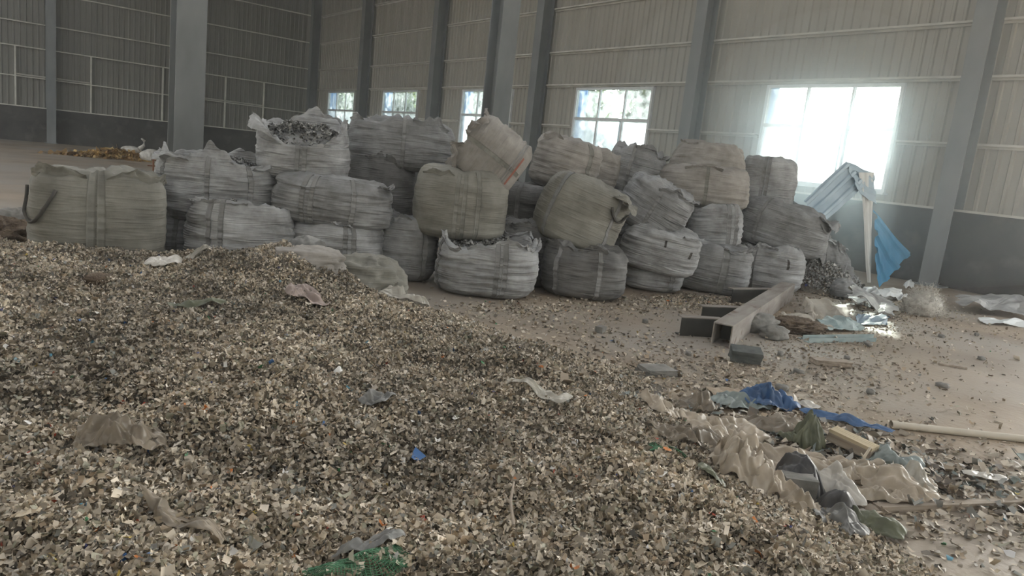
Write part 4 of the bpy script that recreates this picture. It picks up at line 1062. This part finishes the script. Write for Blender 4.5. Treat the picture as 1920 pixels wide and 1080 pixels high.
def lump_box(name, label, cat, x, y, size, rz, mat, seed, tx=0):
    u = MB(); 
    R = Euler((tx, 0, rz)).to_matrix()
    bm = bmesh.new(); bmesh.ops.create_cube(bm, size=1.0)
    bmesh.ops.subdivide_edges(bm, edges=bm.edges[:], cuts=4, use_grid_fill=True)
    V = np.array([v.co[:] for v in bm.verts]); k = 1 + .12 * fbm(V * 3 + seed, seed, 2)
    V = V * np.array(size) * k[:, None]
    V = V @ np.array(R).T; V[:, 2] -= V[:, 2].min()
    for v, c_ in zip(bm.verts, V): v.co = c_
    me = bpy.data.meshes.new(name); bm.to_mesh(me); bm.free(); me.materials.append(M[mat])
    o = bpy.data.objects.new(name, me); COL.objects.link(o); o.location = (x, y, 0)
    return tag(o, label, cat)
lump_box('broken_block', 'dark grey broken block on the floor below the beam end', 'block', 5.68, 3.76, (.27, .14, .11), -.75, 'block_dark', 3, .25)
lump_box('wooden_board', 'short brown board lying flat on the bare floor', 'board', 6.55, 3.42, (.36, .13, .05), -.55, 'wood', 5)
lump_box('stone_slab', 'dark grey slab lying at the edge of the shreds', 'slab', 4.52, 3.78, (.26, .2, .05), -.3, 'concrete', 7)
lump_box('rubble_stone', 'small dark stone alone on the floor before the tipped olive bag', 'stone', 5.04, 5.0, (.1, .08, .06), .4, 'concrete', 9)
lump_box('wood_chip', 'thin dark wood chip on the floor at far right', 'wood chip', 8.0, 2.92, (.26, .04, .02), -.9, 'wood', 11)
rk = random.Random(4)
for i, (x, y, lb) in enumerate((
        (5.3, 4.1, 'tiny grey rubble crumb between heap edge and the beam end'), (6.3, 3.8, 'tiny rubble crumb just right of the dark broken block'), (5.9, 3.35, 'tiny rubble crumb between broken block and blue tarp'),
        (7.0, 3.5, 'tiny rubble crumb right of the short brown board'), (7.9, 3.75, 'tiny rubble crumb just below the teal strips'), (6.0, 2.75, 'tiny rubble crumb on bare floor above the cream pipe end'),
        (9.6, 3.7, 'tiny rubble crumb on pale floor below the fibre ball'), (10.4, 3.6, 'tiny rubble crumb on pale floor far right below the silvery sheet'), (7.0, 2.6, 'tiny rubble crumb alone on the bare floor above the cream pipe'),
        (5.25, 3.1, 'tiny rubble crumb close above the blue tarp'), (8.8, 2.95, 'tiny rubble crumb beside the thin wood chip'), (5.9, 5.2, 'tiny rubble crumb in front of the dark purple-grey bag'))):
    blob('pebble', lb, 'rubble', x, y, 0, (rk.uniform(.02, .045), rk.uniform(.018, .035), rk.uniform(.012, .024)), 140 + i, 'concrete', .5, 2.2, ridged=True, p=5, group='crumbs of rubble on the floor', n=14, rot=rk.uniform(0, 6))

# ------------------------------------------------------------------ pipe, plank, trash pile
t, L = long_thing('pipe', 'long straight cream pipe on the floor running out at the right edge', 'pipe', (5.27, 2.23, .026), (7.0, .89, .026))
m = MB(); m.tube([(0, 0, 0), (L, 0, 0)], .026, 14, cap=False); m.build('tube', M['pipe'], t, smooth=True)
m = MB(); m.tube([(0, 0, 0), (.05, 0, 0)], .030, 14, cap=False); m.build('end_collar', M['pipe'], t, smooth=True)
t, L = long_thing('long_plank', 'long dusty plank half under the chips, running out at lower right', 'plank', (3.78, 1.58, .0), (5.6, .88, .0))
m = MB(); m.box(0, L, -.035, .035, 0, .03); m.build('plank_body', M['wood'], t)
m = MB(); m.box(0, L, -.035, -.02, .03, .04); m.build('lip', M['wood'], t)

crumple('blue_tarp', 'crumpled bright blue tarp scrap at the top of the trash pile', 'tarp', 4.78, 2.90, 0.44, 0.34, -.4, 0.10, 151, 'tarp_blue', .08, 9, z=0)
crumple('sage_tarp', 'grey-green tarp scrap tucked under the blue one', 'tarp', 4.52, 2.98, 0.47, 0.29, -.4, 0.06, 152, 'tarp_sage', .06, 7, z=0)
crumple('card_scrap', 'flat tan card above the blue tarp scrap', 'card', 4.68, 3.12, 0.44, 0.21, -.55, 0.03, 153, 'card', .02, 5, z=0, sq=6, edge=.15, thick=.004)
crumple('plastic_film', 'brown spiky film tuft at the top left of the trash pile', 'plastic film', 4.12, 3.05, 0.29, 0.26, .3, 0.14, 154, 'film_brown', .08, 9)
crumple('blue_strip', 'dull blue folded strip slanting beside the yellow ribbed board', 'strip', 4.98, 2.42, 0.60, 0.12, -1.15, 0.06, 155, 'tarp_blue', .03, 6, z=0, edge=.15, sq=5)
t, L = long_thing('ribbed_board', 'yellowish ribbed board slanting on the trash pile', 'board', (4.40, 2.20, .12), (4.42, 1.93, .09))
for k in range(4):
    m = MB(); m.box(0, L, -.055 + k * .028, -.031 + k * .028, 0, .022); m.build('rib', M['wood_yellow'], t)
m = MB(); m.box(0, L, -.057, .057, -.055, 0); m.build('core', M['wood'], t)
crumple('plastic_bag', 'puffed beige plastic bag at the upper left of the trash pile', 'plastic bag', 3.80, 2.62, .58, .40, -.7, .22, 156, 'film_beige', .06, 8)
crumple('plastic_film', 'small beige film flap left of the puffed beige bag', 'plastic film', 3.52, 2.86, .34, .26, .1, .08, 157, 'film_beige', .06, 9)
crumple('plastic_bag', 'long beige bag draped across the middle of the trash pile', 'plastic bag', 3.62, 2.22, .86, .42, -.8, .20, 158, 'film_beige', .09, 8, fold=1.0)
crumple('plastic_bag', 'knotted beige bag with two ears at the front of the trash pile', 'plastic bag', 3.16, 1.96, .46, .36, -.3, .20, 159, 'film_beige', .12, 11)
crumple('plastic_film', 'brown film fold to the left of the knotted beige bag', 'plastic film', 3.12, 2.30, .52, .28, -.4, .10, 160, 'film_brown', .07, 10)
crumple('black_bag', 'black plastic bag gaping in the centre of the trash pile', 'plastic bag', 3.55, 1.90, .28, .26, .3, .22, 161, 'film_black', .06, 9)
lump_box('grey_box', 'small grey box standing in front of the black bag', 'box', 3.40, 1.82, (.16, .1, .16), -.75, 'concrete', 13)
crumple('grey_fabric', 'grey-white cloth hanging beside the black bag', 'cloth', 3.70, 1.78, 0.18, 0.31, .3, 0.23, 162, 'film_white', .06, 10)
crumple('fibre_net', 'spread tangle of beige netting at the right of the trash pile', 'netting', 4.02, 1.80, .74, .46, -.55, .13, 163, 'film_beige', .085, 11, n=100, fold=1.2)
crumple('plastic_film', 'pale translucent film bulging right of the beige netting', 'plastic film', 4.28, 1.66, 0.26, 0.26, -.2, 0.15, 164, 'film_clear', .06, 9)
crumple('black_boot', 'black rounded scrap like a boot sole below the grey box', 'rubber scrap', 3.46, 1.62, 0.22, 0.16, -.8, 0.13, 165, 'film_black', .03, 6)
crumple('green_cloth', 'dark green cloth folded at the bottom of the trash pile', 'cloth', 3.52, 1.48, 0.34, 0.17, -.9, 0.08, 166, 'film_green', .04, 7)
crumple('green_cloth', 'moss green stuffed rag just left of the yellow ribbed board', 'cloth', 4.22, 2.28, 0.21, 0.29, .1, 0.17, 167, 'film_green', .08, 9)
crumple('plastic_film', 'crumpled pinkish film below the knotted beige bag', 'plastic film', 3.18, 1.68, 0.23, 0.18, .2, 0.10, 168, 'film_beige', .07, 10)
crumple('grey_fabric', 'dark grey cloth sprawling below the black scrap at the heap edge', 'cloth', 3.28, 1.52, 0.36, 0.26, .2, 0.07, 169, 'film_grey', .06, 9)
crumple('plastic_film', 'grey-blue plastic scrap right of the yellow ribbed board', 'plastic film', 4.52, 1.86, 0.39, 0.18, -.7, 0.07, 170, 'tarp_sage', .05, 8, z=0)
crumple('card_scrap', 'tan folded card between blue tarp scrap and moss rag', 'card', 4.30, 2.55, 0.55, 0.26, -.6, 0.08, 171, 'film_brown', .05, 7, z=0)
crumple('card_scrap', 'thin pale card lying far right of the trash pile', 'card', 4.9, 1.48, 0.26, 0.09, -.7, 0.02, 172, 'film_white', .02, 6, z=0, edge=.15)
crumple('plastic_film', 'beige film tails trailing from the netting to the plank', 'plastic film', 4.0, 1.6, 0.52, 0.16, -.5, 0.06, 173, 'film_beige', .05, 10)
crumple('plastic_film', 'white scrap beside the blue tarp', 'plastic film', 5.02, 2.74, 0.18, 0.12, -.3, 0.03, 174, 'film_white', .03, 10, z=0)
def stick(label, p0, p1, r, mat):
    t, L = long_thing('stick', label, 'stick', p0, p1)
    m = MB(); m.tube([(0, 0, 0), (L * .5, .012, .006), (L, 0, 0)], [r, r * .9, r * .7], 7); m.build('shaft', M[mat], t)
    m = MB(); m.tube([(L * .45, .01, .0), (L * .62, .035, .012)], [r * .7, r * .4], 6); m.build('twig', M[mat], t)
stick('pale forked stick at the right of the trash pile, before the cream pipe', (4.98, 2.06, .012), (4.86, 1.84, .012), .010, 'pipe')
stick('short pale stick upright before the yellow ribbed board', (4.20, 1.88, .03), (4.24, 1.88, .16), .010, 'pipe')
stick('small pale stick lying right of the bulging film', (4.45, 1.70, .10), (4.42, 1.60, .02), .009, 'pipe')
stick('thin brown stick in the shreds near the bottom', (1.45, 1.72, .40), (1.62, 1.95, .42), .006, 'wood')

# torn strips and dirt strewn around the trash pile and over the bare floor
rt = np.random.default_rng(31)
n = 2000
qx = rt.normal(0, .62, n); qy = rt.normal(0, .28, n); ca, sa = math.cos(-.95), math.sin(-.95)
tx_, ty_ = 4.25 + qx * ca - qy * sa, 2.12 + qx * sa + qy * ca
tpal = np.array([(.46, .40, .32), (.34, .28, .21), (.22, .18, .14), (.30, .30, .28), (.13, .11, .09), (.55, .50, .42), (.17, .20, .19)])
V, F, C = flakes(tx_, ty_, np.maximum(terrain(tx_, ty_), 0) + .012, rt, .02, .065, lift=.012, tilt=.35, acc=.004, pal=tpal, palw=np.full(7, 1 / 7))
tag(mesh_obj('torn_scraps', V, F, M['flake'], cols=C), 'torn strips and scraps strewn through and around the trash pile', 'scraps', kind='stuff')
dx_, dy_ = [], []
for cx, cy, sx_, sy_, n in ((6.3, 3.4, .8, .4, 900), (5.0, 3.6, .5, .5, 500), (7.6, 4.2, .9, .3, 500), (9.8, 3.9, 1.5, .4, 500), (5.0, 5.0, .6, .6, 300), (8.0, 5.9, 2.5, .25, 900), (4.9, 1.7, .5, .5, 400), (9.0, 2.6, 2.0, .6, 150)):
    dx_.append(rt.normal(cx, sx_, n)); dy_.append(rt.normal(cy, sy_, n))
dx_, dy_ = np.concatenate(dx_), np.concatenate(dy_); k = (edge_dist(dx_, dy_) < 0) & (dx_ < 15); dx_, dy_ = dx_[k], dy_[k]
dpal = np.array([(.22, .175, .13), (.27, .22, .165), (.15, .12, .09), (.34, .29, .225)])
V, F, C = flakes(dx_, dy_, np.zeros(len(dx_)) + .003, rt, .012, .035, lift=.004, tilt=.3, acc=0, pal=dpal, palw=np.full(4, .25))
tag(mesh_obj('dirt_crumbs', V, F, M['flake'], cols=C), 'dark crumbs of dirt scattered over the bare floor by the beam', 'dirt', kind='stuff')

# ------------------------------------------------------------------ dust haze in the hall's air, added glare veils
hm, hnt, hb = new_mat('dust_haze')
hnt.nodes.remove(hb)
def haze_mat(m, nt, dens, col, g):
    vs = nt.nodes.new('ShaderNodeVolumeScatter'); vs.inputs['Color'].default_value = (*col, 1); vs.inputs['Density'].default_value = dens; vs.inputs['Anisotropy'].default_value = g
    nt.links.new(vs.outputs[0], nt.nodes['Material Output'].inputs['Volume'])
haze_mat(hm, hnt, 0.0030, (0.90, 0.95, 1.0), 0.7)
m = MB(); m.box(XL + .02, XR - .02, YF + .02, YB - .02, 0.004, ZT - .02)
tag(m.build('dust_haze', hm), 'thin dusty haze hanging in the air of the whole hall', 'haze', kind='stuff')
# added scattering volumes that imitate lens glare around the bright window
for k, (c_, r_, dn) in enumerate((((13.2, 7.2, 3.3), (2.3, 6.2, 3.25), .06), ((14.0, 8.6, 3.2), (1.45, 2.6, 2.0), .10))):
    dm, dnt, db = new_mat('glare_veil_%d' % k); dnt.nodes.remove(db)
    haze_mat(dm, dnt, dn, (0.80, 0.91, 1.0), 0.6)
    th = np.linspace(0, 2 * np.pi, 32, endpoint=False); ph = np.linspace(.02, np.pi - .02, 18)
    PH, TH = np.meshgrid(ph, th, indexing='ij'); PH, TH = PH.ravel(), TH.ravel()
    V = np.stack([np.sin(PH) * np.cos(TH) * r_[0], np.sin(PH) * np.sin(TH) * r_[1], np.cos(PH) * r_[2]], -1)
    fl_ = [tuple(q) for q in grid_faces(32, 18, True)[:, ::-1]] + [tuple(range(32)), tuple(range(17 * 32, 18 * 32))[::-1]]
    o = mesh_obj('glare_veil', V, fl_, dm); o.location = c_
    tag(o, ('added wide veil imitating lens glare before the glaring window', 'added denser core of the glare veil close against the glaring window')[k], 'haze', kind='stuff')
scene.cycles.volume_bounces = 1
